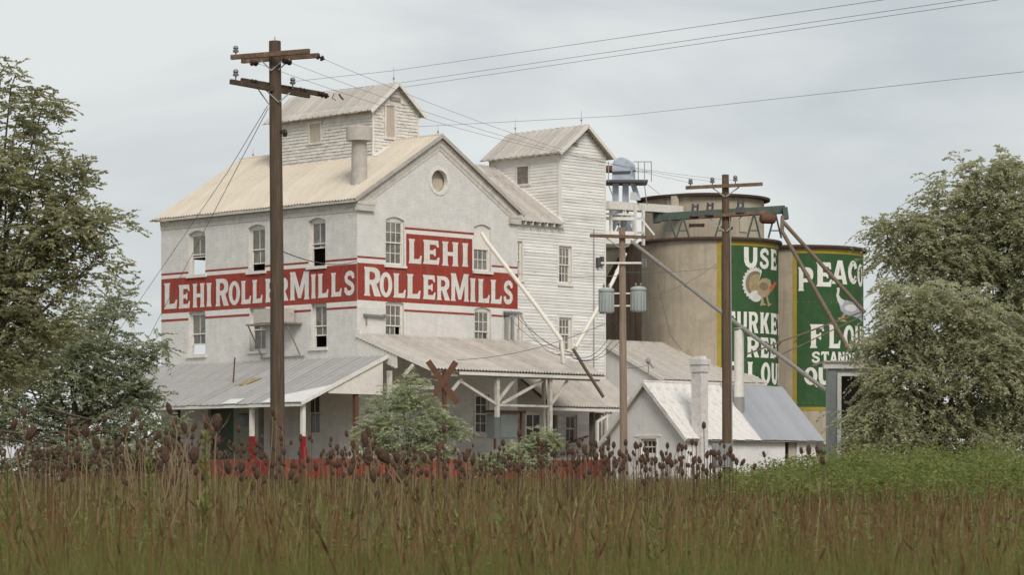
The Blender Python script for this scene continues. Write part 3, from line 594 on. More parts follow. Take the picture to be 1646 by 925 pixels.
for x0, y0, x1, y1 in ((797, 650, 739, 613), (797, 650, 826, 612), (806, 650, 872, 613), (883, 655, 912, 613), (727, 628, 742, 609), (648, 606, 664, 587)):
    h0, z0 = onB(x0, y0, pa); h1, z1 = onB(x1, y1, pa); obj('brace', MB().bar(pB.p(h0, z0, -pa), pB.p(h1, z1, -pa), .09, .12), m_beam, can)
obj('rail', MB().box((bp[1]+.1, pa-.05, zbr-.1), (bp[2], pa+.05, zbr)), m_beam, can)
b = onB(874, 700, -3)[0]; obj('post', MB().box((b-.07, -3.07, DZ-.01), (b+.07, -2.93, KZ0+.5)), m_beam, can)
wallb = boxB(835, 841, 650, 740, -.1)
# cabinet hanging on the dock wall under a rusty shelf
q = boxB(795, 832, 665, 706, -3.2); cab = thing('meter_cabinet', 'grey metal cabinet under a rusty shelf on the dock below the canopy', 'cabinet', (q[0], -3.2, DZ))
pq = PB(-3.2)
obj('case', MB().pbox(pq, q[0], q[1], q[2], q[3], -.5, 0), m_box, cab); obj('door', MB().pbox(pq, q[0]+.35, q[1]-.06, q[2]+.06, q[3]-.06, .002, .03), m_box, cab)
obj('shelf', MB().pbox(pq, q[0]-.15, q[1]+.4, q[3]+.03, q[3]+.13, -.6, .15), m_rust, cab)
for hh in (q[0]+.05, q[1]+.25): obj('leg', MB().pbox(pq, hh, hh+.09, DZ-.01, q[3]+.03 if hh > q[1] else q[2], -.12, -.03), m_rust, cab)
q = boxB(748, 757, 665, 688); obj('notice_board', MB().pbox(pB, q[0]-.3, q[1], q[2], q[3], .005, .03), m_white, mill)

# ---------------------------------------------------------------- timber elevator house with its tower
TA = 2.0; pT = PB(TA)
tb0, tb1 = onB(900, 300, TA)[0], onB(973, 300, TA)[0]; lb0 = 10.3
tz1 = onB(900, 240, TA)[1]; tzr = onB(938, 204, TA)[1]; tmid = (tb0+tb1)/2; tsl = (tzr-tz1)/(tmid-tb0)
pS = PA(tb0); ta1 = -onA(787, 270, tb0)[0]
lz = onB(832, 358, TA)[1]
tow = thing('timber_elevator', 'white clapboard elevator house with tall gabled tower beside the brick mill', 'elevator', (lb0, TA, ZB))
wT = [boxB(898, 918, 396, 457, TA), boxB(898, 918, 511, 566, TA), boxB(829, 839, 388, 450, TA), boxB(829, 839, 503, 552, TA)]
wG = boxB(909, 927, 667, 713, TA); dG = boxB(878, 895, 668, 741, TA); oG = boxB(947, 972, 664, 741, TA)
allh = wT+[wG, dG, oG]
def rect(q): return [(q[0], q[2]), (q[1], q[2]), (q[1], q[3]), (q[0], q[3])]
obj('wall', MB().plate(pT, [[(lb0, ZB), (tb1, ZB), (tb1, tz1), (tmid, tzr-.1), (tb0, tz1), (tb0, lz), (lb0, lz)]]+[rect(q) for q in allh], -.15, 0), m_clap, tow)
tback = ta1
obj('wall', MB().box((tb0+.0, TA+.15, lz-2), (tb0+.15, tback, tz1)), m_clap, tow)
obj('wall', MB().box((tb1-.15, TA+.15, ZB), (tb1, tback, tz1)).box((tb0+.15, tback-.15, ZB), (tb1-.15, tback, tz1)).box((lb0, 7.5, ZB), (tb0, 7.65, lz+2.2)), m_clap, tow)
obj('floor_slab', MB().box((lb0, TA+.16, 5.3), (tb1-.15, tback-.15, 5.5)).box((lb0, TA+.16, 9), (tb1-.15, tback-.15, 9.2)).box((lb0, TA+2.2, ZB), (tb1-.15, TA+2.3, 12)), m_inner, tow)
hol = [(q[0]-.09, q[1]+.09, q[2]-.1, q[3]+.1) for q in allh]
clap(tow, pT, DZ, lz, lambda z: (lb0, tb1-.1), holes=hol)
uvent = boxB(915, 928, 228, 234, TA)
clap(tow, pT, lz, tzr-.25, lambda z: (tb0+.1, tb1-.1) if z < tz1 else (tb0+(z-tz1)/tsl+.02, tb1-(z-tz1)/tsl-.02), holes=[(uvent[0]-.05, uvent[1]+.05, uvent[2]-.05, uvent[3]+.05)])
tw = boxA(832, 850, 268, 296, tb0)
clap(tow, pS, lz+.1, tz1-.02, lambda z: (-tback, -TA-.1), holes=[(tw[0]-.1, tw[1]+.1, tw[2]-.1, tw[3]+.1)])
shut('window_casing', pS, tw, m_glass, tow, .11)
lv = MB()
for i in range(3): lv.pbox(pT, uvent[0], uvent[1], uvent[2]+(uvent[3]-uvent[2])*i/3, uvent[2]+(uvent[3]-uvent[2])*(i+.6)/3, 0, .08)
obj('louvre', lv, m_board, tow)
for (h, s_) in ((tb0, 0), (tb1-.1, 0)): obj('corner_board', MB().pbox(pT, h, h+.1, lz if h == tb0 else DZ, tz1, 0, .045), m_white, tow)
obj('corner_board', MB().pbox(pS, -TA-.1, -TA, lz+.1, tz1, 0, .045).pbox(pS, -tback, -tback+.1, lz+.1, tz1, 0, .045), m_white, tow)
for i, q in enumerate(wT): window(tow, pT, *q, cols=3 if i < 2 else 2, rows=(2, 2), rec=.05, trim=.09, glass=m_glass)
window(tow, pT, *wG, cols=2, rows=(1, 1), rec=.05, trim=.10, glass=m_glassd)
obj('board_scrap', MB().bar(pT.p(wG[0]-.2, wG[2]-.05, .15), pT.p(wG[1]+.6, wG[2]+.35, .2), .05, .08), m_rust, tow)
obj('door_casing', MB().pbox(pT, dG[0]-.1, dG[0], dG[2], dG[3]+.1, 0, .05).pbox(pT, dG[1], dG[1]+.1, dG[2], dG[3]+.1, 0, .05).pbox(pT, dG[0], dG[1], dG[3], dG[3]+.1, 0, .05), m_white, tow)
oh = .36; ez = tz1-oh*tsl+.06
for s_ in (0, 1):
    e = tb0-oh if not s_ else tb1+oh; sg = 1 if not s_ else -1; rz = (tmid-tb0+oh)*tsl
    roof_sheets(tow, (e, TA-.4, ez), (e, tback+.35, ez), (sg*(tmid-tb0+oh), 0, rz), .42, m_roofw, 1, rh=.045)
    obj('rake_board', MB().bar((e, TA-.39, ez-.05), (tmid, TA-.39, ez-.05+rz), .04, .16), m_white, tow)
    obj('soffit', MB().hexa([(e, TA-.37, ez-.03), (e, tback+.3, ez-.03), (tmid, tback+.3, ez-.03+rz), (tmid, TA-.37, ez-.03+rz), (e, TA-.37, ez+.01), (e, tback+.3, ez+.01), (tmid, tback+.3, ez+.01+rz), (tmid, TA-.37, ez+.01+rz)]), m_board, tow)
for i in range(9): obj('rafter_tail', MB().box((tb0-.34, TA+.2+i*.56, ez-.06), (tb0-.04, TA+.26+i*.56, ez+.05)), m_white, tow)
tip = tzr+.1
rod(tow, (tmid, TA+.1, tip), .75); rod(tow, (tmid, tback-.2, tip), .75)
# lower roof between mill and tower
lr = 1.02; l_up = Vector((0, 5.2, 5.2*lr*.62))
roof_sheets(tow, (lb0-.6, TA-.35, lz+.05), (tb0+.1, TA-.35, lz+.05), l_up, .5, m_roofw, 2, rh=.03)
for i in range(10): obj('rafter_tail', MB().box((lb0+.2+i*.5, TA-.33, lz-.09), (lb0+.26+i*.5, TA-.0, lz+.05)), m_white, tow)
obj('flashing', MB().bar((tb0-.07, TA-.35, lz+.14), (tb0-.07, TA+4.7, lz+.14+5.05*lr*.62), .14, .10), m_white, tow)
obj('cable_bracket', MB().pbox(pT, *boxB(957, 961, 415, 430, TA), .03, .18).pbox(pT, *boxB(963, 967, 413, 428, TA), .03, .18).pbox(pT, *boxB(957, 967, 420, 423, TA), .05, .1), m_dksteel, tow)
obj('conduit', MB().tube([pT.p(onB(953, 480, TA)[0], lz, .08), pT.p(onB(953, 480, TA)[0], 3, .08)], .025, 5), m_iron, tow)

# ---------------------------------------------------------------- corrugated lean-to in front of the elevator house
ra = -1.6
rb0, rz0 = onB(889, 655, ra); rb1 = onB(1030, 658, ra)[0]; rz1 = onB(965, 588, TA)[1]
lean = thing('corrugated_leanto', 'low corrugated lean-to roof between the dock canopy and the whitewashed house', 'lean-to', (rb0, TA-.1, ZB))
roof_sheets(lean, (rb0, ra, rz0), (rb1, ra, rz0), (0, TA-.05-ra, rz1-rz0), .8, m_roofw, 4, wave=True, rh=.10)
obj('eave_board', MB().box((rb0, ra+.02, rz0-.16), (rb1, ra+.07, rz0-.02)), m_white, lean)
obj('soffit', MB().hexa([(rb0, ra+.1, rz0-.08), (rb1, ra+.1, rz0-.08), (rb1, TA-.06, rz1-.1), (rb0, TA-.06, rz1-.1), (rb0, ra+.1, rz0-.05), (rb1, ra+.1, rz0-.05), (rb1, TA-.06, rz1-.07), (rb0, TA-.06, rz1-.07)]), m_board, lean)
for px in (960, ):
    b = onB(px, 700, ra+.2)[0]; obj('post', MB().box((b-.06, ra+.14, ZB+.1), (b+.06, ra+.26, rz0-.6)).bar((b, ra+.2, rz0-.65), (b+1.0, ra+.2, rz0-.2), .1), m_white, lean)
b = onB(975, 720, ra+.2)[0]; obj('post', MB().box((b-.06, ra+.14, ZB+.1), (b+.06, ra+.26, rz0-.12)), m_white, lean)
rmp = thing('dock_ramp', 'grey topped loading ramp with red sides under the lean-to', 'ramp', (rb0, ra, ZB))
h0, z0 = onB(897, 742, ra-.6); h1, z1 = onB(984, 735, ra-.6)
pr = PB(ra-.6)
obj('side', MB().plate(pr, [[(h0, .4), (h1, .4), (h1, z1-.12), (h0, z0-.12)]], -.1, 0), m_dock, rmp); obj('deck', MB().hexa([(h0, ra-.65, z0-.11), (h1, ra-.65, z1-.11), (h1, TA-.6, z1-.11), (h0, TA-.6, z0-.11), (h0, ra-.65, z0), (h1, ra-.65, z1), (h1, TA-.6, z1), (h0, TA-.6, z0)]), m_roofw, rmp)

# ---------------------------------------------------------------- warehouse roof behind the whitewashed house
wh = thing('grain_warehouse', 'low warehouse with pale sagging roof in front of the concrete silos', 'warehouse', (20, 0, ZB))
Pn = toM(at(1063, 611, 143)); wa0 = Pn.y; wb0 = onB(1063, 611, wa0)[0]; wb1 = onB(1166, 609, wa0)[0]; wz0 = onB(1063, 611, wa0)[1]
wa1 = wa0+4.3; k_, wz1 = onB(971, 547, wa1); wb0 = min(wb0, k_)
ORG[wh.name] = Vector((wb0, wa0, ZB)); wh.location = toW(wb0, wa0, ZB)
roof_sheets(wh, (wb0-.1, wa0-.25, wz0), (wb1+3, wa0-.25, wz0), (0, wa1-wa0+.25, wz1-wz0), 1.0, m_roofw, 3, rh=.018)
obj('roof_slope', MB().hexa([(wb0-.1, wa1, wz1-.03), (wb1+3, wa1, wz1-.03), (wb1+3, wa1+4.5, wz0), (wb0-.1, wa1+4.5, wz0), (wb0-.1, wa1, wz1+.03), (wb1+3, wa1, wz1+.03), (wb1+3, wa1+4.5, wz0+.06), (wb0-.1, wa1+4.5, wz0+.06)]), m_roofw, wh)
pw = PA(wb0); obj('wall', MB().plate(pw, [[(-wa1-4.3, ZB), (-wa0, ZB), (-wa0, wz0-.05), (-wa1, wz1-.08), (-wa1-4.3, wz0-.05)]], -.15, 0), m_stucco, wh)
obj('wall', MB().box((wb0+.15, wa0, ZB), (wb1+3, wa0+.15, wz0-.05)), m_stucco, wh)
obj('rake_board', MB().bar((wb0-.13, wa0-.25, wz0-.03), (wb0-.13, wa1, wz1-.03), .05, .2), m_white, wh)
obj('eave_board', MB().box((wb0-.1, wa0-.24, wz0-.13), (wb1+3, wa0-.19, wz0-.02)), m_corbel, wh)

# ---------------------------------------------------------------- whitewashed house with chimney and grey-roofed shed end
HC = toM(at(1101, 700, 134)); hb, ha = HC.x, HC.y
hez = onB(1105, 698, ha)[1]; hw = 4.75; hpz = CZ+(HY-617)/F*(134+S*hw/2+.0); hlen = onB(1312, 704, ha)[0]-hb; hmid = onB(1221, 701, ha-.2)[0]
hs = (hpz-hez)/(hw/2)
hou = thing('whitewashed_house', 'small whitewashed gabled house with square chimney and half grey roof', 'house', (hb, ha, ZB))
pHg = PA(hb); pHf = PB(ha)
hwin = boxA(1030, 1055, 706, 733, hb); g0 = -(ha+hw); 
obj('wall', MB().plate(pHg, [[(g0, ZB), (-ha, ZB), (-ha, hez), (-(ha+hw/2), hpz-.05), (g0, hez)], rect(hwin)], -.2, 0), m_stucco, hou)
hdoor = boxB(1262, 1281, 706, 760, ha)
obj('wall', MB().plate(pHf, [[(hb+.2, ZB), (hb+hlen, ZB), (hb+hlen, hez), (hb+.2, hez)], rect((hdoor[0], hdoor[1], .5, hdoor[3]))], -.2, 0), m_stucco, hou)
obj('wall', MB().box((hb+.2, ha+hw-.2, ZB), (hb+hlen, ha+hw, hez)).plate(PL((hb+hlen, 0, 0), (0, 1, 0), (1, 0, 0)), [[(ha+.2, ZB), (ha+hw-.2, ZB), (ha+hw-.2, hez), (ha+hw/2, hpz-.2), (ha+.2, hez)]], -.2, -.01), m_stucco, hou)
obj('door', MB().pbox(pHf, hdoor[0]+.35, hdoor[1]-.02, .5, hdoor[3]-.03, -.12, -.06), m_board, hou); obj('floor', MB().box((hb+.2, ha+.2, ZB), (hb+hlen-.2, ha+hw-.2, .5)), m_inner, hou)
window(hou, pHg, *hwin, cols=3, rows=(1, 1), rec=.07, trim=.07, glass=m_glassd)
obj('lintel', MB().pbox(pHg, hwin[0]-.35, hwin[1]+.3, hwin[3]+.09, hwin[3]+.17, -.02, .03), m_stucco, hou)
ov = .32; hez2 = hez-ov*hs
def hroof(b0, b1, mt, n, ww, rh, ja):
    roof_sheets(hou, (b0, ha-ov, hez2+.06), (b1, ha-ov, hez2+.06), (0, hw/2+ov, (hw/2+ov)*hs), ww, mt, n, rh=rh, jit=ja)
hroof(hb-.3, hmid, m_roofh, 2, .62, .010, .008); hroof(hmid+.003, hb+hlen+.25, m_roofb, 1, .66, .022, .003)
obj('roof_slope', MB().hexa([(hb-.3, ha+hw/2, hpz+.0), (hb+hlen+.2, ha+hw/2, hpz), (hb+hlen+.2, ha+hw+.5, hez-.5*hs), (hb-.3, ha+hw+.5, hez-.5*hs), (hb-.3, ha+hw/2, hpz+.07), (hb+hlen+.2, ha+hw/2, hpz+.07), (hb+hlen+.2, ha+hw+.5, hez-.5*hs+.07), (hb-.3, ha+hw+.5, hez-.5*hs+.07)]), m_roofh, hou)
obj('ridge_cap', MB().tube([(hb-.31, ha+hw/2, hpz+.09), (hmid, ha+hw/2, hpz+.09)], .06, 6), m_roofh, hou)
obj('soffit', MB().hexa([(hb-.28, ha-ov+.05, hez2), (hb+hlen+.2, ha-ov+.05, hez2), (hb+hlen+.2, ha+hw/2, hpz-.04), (hb-.28, ha+hw/2, hpz-.04), (hb-.28, ha-ov+.05, hez2+.04), (hb+hlen+.2, ha-ov+.05, hez2+.04), (hb+hlen+.2, ha+hw/2, hpz), (hb-.28, ha+hw/2, hpz)]), m_board, hou)
obj('rake_board', MB().bar((hb-.3, ha-ov-.02, hez2+.0), (hb-.3, ha+hw/2, hpz), .05, .17), m_roofh, hou)
obj('rake_board', MB().bar((hb-.3, ha+hw+.62, hez-.62*hs), (hb-.3, ha+hw/2, hpz), .05, .17), m_white, hou)
obj('bracket', MB().bar((hb-.25, ha+hw+.05, hez-.2), (hb-.25, ha+hw+.6, hez-.65*hs), .09), m_white, hou)
obj('corner_post', MB().box((hb-.3, ha+hw+.5, ZB+.1), (hb-.2, ha+hw+.6, hez-.5*hs)), m_white, hou)
CHF = ha-.42; cb = onB(1127, 640, CHF)[0]; ctz = CZ+(HY-576)/F*133.6; cw = .60
ch = obj('chimney', MB().box((cb, CHF, ZB), (cb+cw*.83, CHF+cw, ctz)), m_chim, hou, label='square whitewashed brick chimney with corbelled top')
obj('chimney_cap', MB().box((cb-.05, CHF-.05, ctz-.62), (cb+cw*.83+.05, CHF+.05+cw, ctz-.28)).box((cb-.09, CHF-.09, ctz-.28), (cb+cw*.83+.09, CHF+.09+cw, ctz-.02)).box((cb+.06, CHF+.08, ctz-.02), (cb+cw*.75, CHF+cw*.85, ctz+.14)), m_chim, ch)
sp = toM(at(1188, 655, 137)); bS = sp.x; aS = ha+1.25; bS = onB(1188, 650, aS)[0]; zS = hez+1.25*hs; zt = CZ+(HY-532)/F*(toW(bS, aS, 0).y)
fl = obj('flue_pipe', MB().lathe((bS, aS, 0), [(.235, zS+.55), (.235, zt), (.20, zt+.02)], 20), m_white, hou, smooth=True)
obj('flue_skirt', MB().lathe((bS, aS, 0), [(.27, zS-.3), (.26, zS+.58)], 20), m_iron, fl); obj('rain_cap', MB().lathe((bS, aS, 0), [(.30, zt+.08), (.30, zt+.11), (.05, zt+.16)], 20), m_iron, fl)
# low end wing
obj('wing_roof', MB().hexa([(hb+hlen+.02, ha-.25, hez-.25), (hb+hlen+1.9, ha-.25, hez-1.0), (hb+hlen+1.9, ha+3.5, hez-1.0), (hb+hlen+.02, ha+3.5, hez-.25), (hb+hlen+.02, ha-.25, hez-.17), (hb+hlen+1.9, ha-.25, hez-.92), (hb+hlen+1.9, ha+3.5, hez-.92), (hb+hlen+.02, ha+3.5, hez-.17)]), m_roofh, hou)
obj('wing_wall', MB().box((hb+hlen, ha+.02, ZB), (hb+hlen+1.7, ha+3.4, hez-1.0)), m_stucco, hou)

# ---------------------------------------------------------------- concrete silos
SR = 3.6
S1 = Vector(((1141-CX)/F*152, 152, 0)); u2 = Vector((S, S, 0)); u1 = Vector((-S, S, 0))
cent = [S1, S1+u2*7.21, S1+u1*7.21, S1+u1*7.21+u2*7.21]
STOP = CZ+(HY-384)/F*148.4
labs = ['concrete silo with green turkey sign, nearest to the whitewashed house', 'concrete silo with green peacock sign, farthest right', 'shaded bare concrete silo half hidden behind the clapboard tower', 'bare concrete silo at the back below the round headhouse']
def cyl_pt(c, phi, z, r):
    d0 = Vector((-c.x, -c.y, 0)).normalized(); rr = Vector((-d0.y, d0.x, 0)); 
    v = c+d0*(r*math.cos(phi))+rr*(r*math.sin(phi)); v.z = z; return v
silos = []
for i, c in enumerate(cent):
    s_ = thing('grain_silo', labs[i], 'silo', (c.x, c.y, ZB), 'W', 'round concrete silos')
    silos.append(s_)
    obj('shell', MB().lathe(c, [(SR, ZB), (SR, STOP-.02)], 96), m_conc, s_, smooth=True)
    obj('roof_rim', MB().lathe(c, [(SR-.2, STOP-.06), (SR+.20, STOP-.06), (SR+.22, STOP+.02), (SR+.18, STOP+.10), (SR-.5, STOP+.16)], 96), m_rim, s_, smooth=True)
    for z in (3.4, 5.2, 7.0, 8.8, 10.6, 12.2): obj('lift_joint', MB().lathe(c, [(SR-.02, z-.018), (SR+.006, z-.012), (SR+.006, z+.012), (SR-.02, z+.018)], 72), m_conc, s_)
def wrap(c, loops, r, step=.22):
    mb = MB().plate(PL((0, 0, 0), (1, 0, 0), (0, 1, 0)), loops, 0); bm = bmesh.new()
    m = bpy.data.meshes.new('t'); m.from_pydata([(v[0], 0, v[2]) for v in mb.v], [], mb.f); bm.from_mesh(m); bpy.data.meshes.remove(m)
    xs_ = [v.co.x for v in bm.verts]; x = math.ceil(min(xs_)/step)*step
    while x < max(xs_):
        bmesh.ops.bisect_plane(bm, geom=bm.verts[:]+bm.edges[:]+bm.faces[:], plane_co=(x, 0, 0), plane_no=(1, 0, 0)); x += step
    bmesh.ops.triangulate(bm, faces=bm.faces[:]); bm.verts.ensure_lookup_table()
    o = MB(); o.v = [tuple(cyl_pt(c, v.co.x/SR, v.co.z, r)) for v in bm.verts]; o.f = [tuple(v.index for v in f.verts) for f in bm.faces]; bm.free(); return o
def zsi(c, phi, py):                      # height of a photo row on the silo wall at angle phi
    p = cyl_pt(c, phi, 0, SR); return CZ+(HY-py)/F*p.y
def curved(c, a0, a1, z0, z1, r, n=40):
    vs = [cyl_pt(c, R(a0+(a1-a0)*i/n), z, r) for z in (z0, z1) for i in range(n+1)]
    return MB().add(vs, [(i, i+1, n+2+i, n+1+i) for i in range(n)])
def sign(s_, c, a0, a1, z0, z1):
    o = obj('painted_sign', curved(c, a0, a1, z0, z1, SR+.006), m_green, s_, smooth=True); w_ = 3.4
    for (p, q, y0, y1) in ((a0, a0+w_, z0, z1), (a1-w_, a1, z0, z1), (a0+w_, a1-w_, z1-.2, z1), (a0+w_, a1-w_, z0, z0+.2)):
        obj('border', curved(c, p, q, y0, y1, SR+.012, max(3, int((q-p)/3))), m_yellow, o)
    return o
def sletters(c, parent, spec):
    for ch, p0, p1, z0, z1 in spec: obj('letter', wrap(c, glyph(ch, R(p0)*SR, R(p1)*SR, z0, z1), SR+.012), m_signw, parent)
c = cent[0]; zz = lambda py, ph=50: zsi(c, R(ph), py)
sg1 = sign(silos[0], c, 6, 108, 3.6, STOP-.12)
rowz = lambda t, b_: (zz(b_), zz(t))
z0, z1 = rowz(399, 432.5); sletters(c, sg1, [('U', 29, 43, z0, z1), ('S', 45.5, 58, z0, z1), ('E', 61, 75, z0, z1)])
z0, z1 = rowz(502.7, 536.5); sletters(c, sg1, [('T', 10, 21.5, z0, z1), ('U', 23, 32, z0, z1), ('R', 33.5, 44, z0, z1), ('K', 46, 59, z0, z1), ('E', 61, 76, z0, z1), ('Y', 78, 91, z0, z1)])
z0, z1 = rowz(543, 575.5); sletters(c, sg1, [('R', 32, 45, z0, z1), ('E', 46.5, 58, z0, z1), ('D', 60, 75, z0, z1)])
z0, z1 = rowz(583, 618); sletters(c, sg1, [('F', 13, 24, z0, z1), ('L', 32.5, 44, z0, z1), ('O', 47, 60.5, z0, z1), ('U', 62.5, 77, z0, z1), ('R', 79, 93, z0, z1)])
# painted bird: fan tail, body, red head
m_tan = mat('painted_tan', (.36, .28, .16), .25, 2.5, .8); m_tan2 = mat('painted_brown', (.22, .17, .115), .2, 2.5, .8); m_wht2 = mat('painted_grey_white', (.62, .60, .57), .12, 3, .8); m_beak = mat('painted_orange_red', (.50, .10, .05), .1, 3, .8)
x0 = R(26)*SR; zb = zz(494); k = (zz(430)-zb)/2.1
def P(x, y): return (x0+x, zb+y*k)
def shp(name, pts, mt, d, par, c=None): obj(name, wrap(c, [[P(x, y) for x, y in pts]], SR+d), mt, par)
c0 = cent[0]
scal = []
for i in range(31):
    an = R(52+i*(262-52)/30); r_ = .92 if i % 2 else .82; scal.append((.92+r_*.92*math.cos(an), 1.2+r_*math.sin(an)))
shp('bird_tail', scal+[(1.0, .9)], m_wht2, .010, sg1, c0)
shp('bird_tail_band', [(.95+.66*math.cos(R(60+i*10)), 1.2+.68*math.sin(R(60+i*10))) for i in range(20)]+[(1.1, .95)], m_tan2, .013, sg1, c0)
shp('bird_tail_inner', [(1.0+.50*math.cos(R(60+i*10)), 1.18+.53*math.sin(R(60+i*10))) for i in range(20)]+[(1.1, .95)], m_tan, .016, sg1, c0)
shp('bird_rump', ell(.95, .55, .42, .30), m_wht2, .018, sg1, c0)
shp('bird_body', [(1.0, 1.0), (1.1, .65), (1.45, .5), (1.85, .55), (2.15, .8), (2.3, 1.15), (2.15, 1.45), (1.8, 1.55), (1.4, 1.5), (1.1, 1.3)], m_tan, .021, sg1, c0)
shp('bird_wing', ell(1.55, 1.1, .38, .22), m_tan2, .024, sg1, c0)
shp('bird_head', stroke([(2.15, .95), (2.4, 1.1), (2.65, 1.25), (2.95, 1.38)], [.34, .26, .24, .12]), m_beak, .027, sg1, c0)
shp('bird_foot', [(1.35, .52), (1.5, .5), (1.55, .22), (1.8, .12), (1.2, .05), (1.3, .2)], m_tan, .021, sg1, c0)
shp('bird_foot', [(1.75, .52), (1.9, .55), (2.0, .28), (2.3, .18), (1.9, .03), (1.85, .2)], m_tan, .024, sg1, c0)
c = cent[1]; zz = lambda py, ph=45: zsi(c, R(ph), py)
sg2 = sign(silos[1], c, -3.5, 104, zz(661, 20), STOP-.14)
sp = []
for ch, p0, p1, yt, yb in (('P', 1, 14, 430, 468), ('E', 16.5, 31, 422, 461), ('A', 31, 48, 419, 457), ('C', 49, 63, 419, 457), ('O', 64, 78, 425, 461), ('C', 80, 91, 430, 466), ('K', 92, 102, 436, 472)):
    sp.append((ch, p0, p1, zsi(c, R(min(85, (p0+p1)/2)), yb), zsi(c, R(min(85, (p0+p1)/2)), yt)))
sletters(c, sg2, sp)
z0, z1 = rowz(523, 561); sletters(c, sg2, [('F', 11, 23.5, z0, z1), ('L', 28, 40, z0, z1), ('O', 43.5, 58, z0, z1), ('U', 60, 74, z0, z1), ('R', 76, 90, z0, z1)])
z0, z1 = rowz(566.5, 585); sletters(c, sg2, [(ch, 12.5+i*8.3, 12.5+i*8.3+7.4, z0, z1) for i, ch in enumerate('STANDS')]+[(ch, 67+i*8.3, 67+i*8.3+7.4, z0, z1) for i, ch in enumerate('FOR')])
z0, z1 = rowz(592, 620); sletters(c, sg2, [(ch, 6+i*12.5, 6+i*12.5+(11.5 if ch != 'I' else 6), z0, z1) for i, ch in enumerate('QUALITY')])
x0 = R(31)*SR; zb = zz(521); k = (zz(462)-zb)/2.0; c1 = cent[1]
m_pea = mat('painted_blue_grey', (.36, .38, .42), .2, 4, .8)
shp('bird_body', [(.45, 1.1), (.6, .7), (.95, .5), (1.5, .45), (2.2, .35), (2.9, .2), (2.7, .75), (2.2, 1.05), (1.6, 1.2), (1.0, 1.3), (.7, 1.25)], m_pea, .012, sg2, c1)
shp('bird_neck', stroke([(.75, 1.1), (.48, 1.3), (.36, 1.55), (.42, 1.8), (.40, 1.95)], [.42, .28, .18, .15, .2]), m_wht2, .015, sg2, c1)
shp('bird_wing', ell(1.4, .88, .55, .2), m_wht2, .018, sg2, c1)
shp('bird_foot', [(.8, .6), (.95, .55), (.8, .25), (1.1, .1), (.6, .12), (.35, .3), (.6, .35)], m_tan, .016, sg2, c1)
# round headhouse on top of the silos
hc = S1+(u1+u2)*3.605; HR = 3.3; hz1 = CZ+(HY-322)/F*(hc.y-HR*.3)
hh = thing('silo_headhouse', 'round concrete headhouse with dark flat roof on top of the silos', 'headhouse', (hc.x, hc.y, STOP), 'W')
obj('drum', MB().lathe(hc, [(HR, STOP+.0), (HR, hz1)], 64), m_conc, hh, smooth=True)
obj('roof', MB().lathe(hc, [(HR-.1, hz1), (HR+.32, hz1), (HR+.34, hz1+.12), (HR*.6, hz1+.32), (.3, hz1+.4)], 64), m_rim, hh, smooth=True)
for ph, y0, y1, wd in ((-32, 320, 337, 7), (40, 350, 372, 9), (-6, 360, 364, 14), (22, 364, 368, 12)):
    d0 = Vector((-hc.x, -hc.y, 0)).normalized(); z1_ = CZ+(HY-y0)/F*153.9; z0_ = CZ+(HY-y1)/F*153.9; vs = []
    for r_ in (HR-.05, HR+.06):
        for z in (z0_, z1_):
            for a_ in (ph-wd/2, ph+wd/2): 
                v = cyl_pt(hc, R(a_), z, r_); vs.append(v)
    obj('hatch', MB().add(vs, [(0, 1, 3, 2), (4, 5, 7, 6), (0, 1, 5, 4), (2, 3, 7, 6), (0, 2, 6, 4), (1, 3, 7, 5)]), m_dark if wd > 10 else m_board, hh)
# dark slope-topped housing between tower and silo
dk = thing('gap_block', 'dark slope-topped housing in the gap between clapboard tower and silo', 'block', toM(at(1008, 772, 149.5))*1, 'M')
p0 = toM(at(1002, 560, 149)); ORG[dk.name] = Vector((p0.x, p0.y, ZB)); dk.location = toW(p0.x, p0.y, ZB)
zt = CZ+(HY-392)/F*149; zs = CZ+(HY-445)/F*149
pd_ = PL(tuple(toM(at(975, 560, 149)).to_2d())+(0,), (S, -S, 0), (-S, -S, 0)); W_ = (1031-975)/F*149
obj('casing', MB().plate(pd_, [[(0, ZB), (W_, ZB), (W_, zt), (W_*.58, zt), (0, zs)]], -1.2, 0), m_dark, dk)
for i in range(6): obj('front_strip', MB().pbox(pd_, W_*i/6+.01, W_*(i+1)/6-.015, ZB, zs-.1, .0, .03+.01*(i % 2)), m_dark, dk)

# ---------------------------------------------------------------- bucket elevator head, steel frame, conveyors and spouts (world frame)
YL = 150.0
def A_(x, y, Y=YL): return at(x, y, Y)
leg = thing('bucket_elevator', 'pale blue grey bucket elevator head with railed platform right of the clapboard tower', 'elevator', A_(1003, 392), 'W')
def dome(x0, x1, yt, ym, yb, Y0, Y1):
    """round-topped casing: arch profile across x, extruded in depth"""
    cx = (x0+x1)/2; r = (x1-x0)/2; pts = [(x0, yb), (x1, yb), (x1, ym)]+[(cx+r*math.cos(R(t)), ym-(ym-yt)*math.sin(R(t))) for t in range(15, 180, 15)]+[(x0, ym)]
    w3 = [at(x, y, Y0) for x, y in pts]; mb = MB(); n = len(w3); back = [v+Vector((.32, Y1-Y0, 0)) for v in w3]
    mb.add(w3+back, [tuple(range(n)), tuple(range(n, 2*n))[::-1]]+[(i, (i+1) % n, n+(i+1) % n, n+i) for i in range(n)]); return mb
obj('head_casing', dome(984, 1013, 253, 266, 289, YL-.6, YL+.6), m_bluest, leg, smooth=True)
obj('casing_flange', MB().bar(A_(978, 277), A_(1022, 275), .12, .07).bar(A_(984, 277, YL-.65), A_(1014, 276, YL-.65), .1, .09), m_dksteel, leg)
for x0, x1 in ((985, 994), (1001, 1010)): obj('leg_casing', MB().box(A_(x0, 392, YL-.25), A_(x1, 290, YL+.3)), m_bluest, leg)
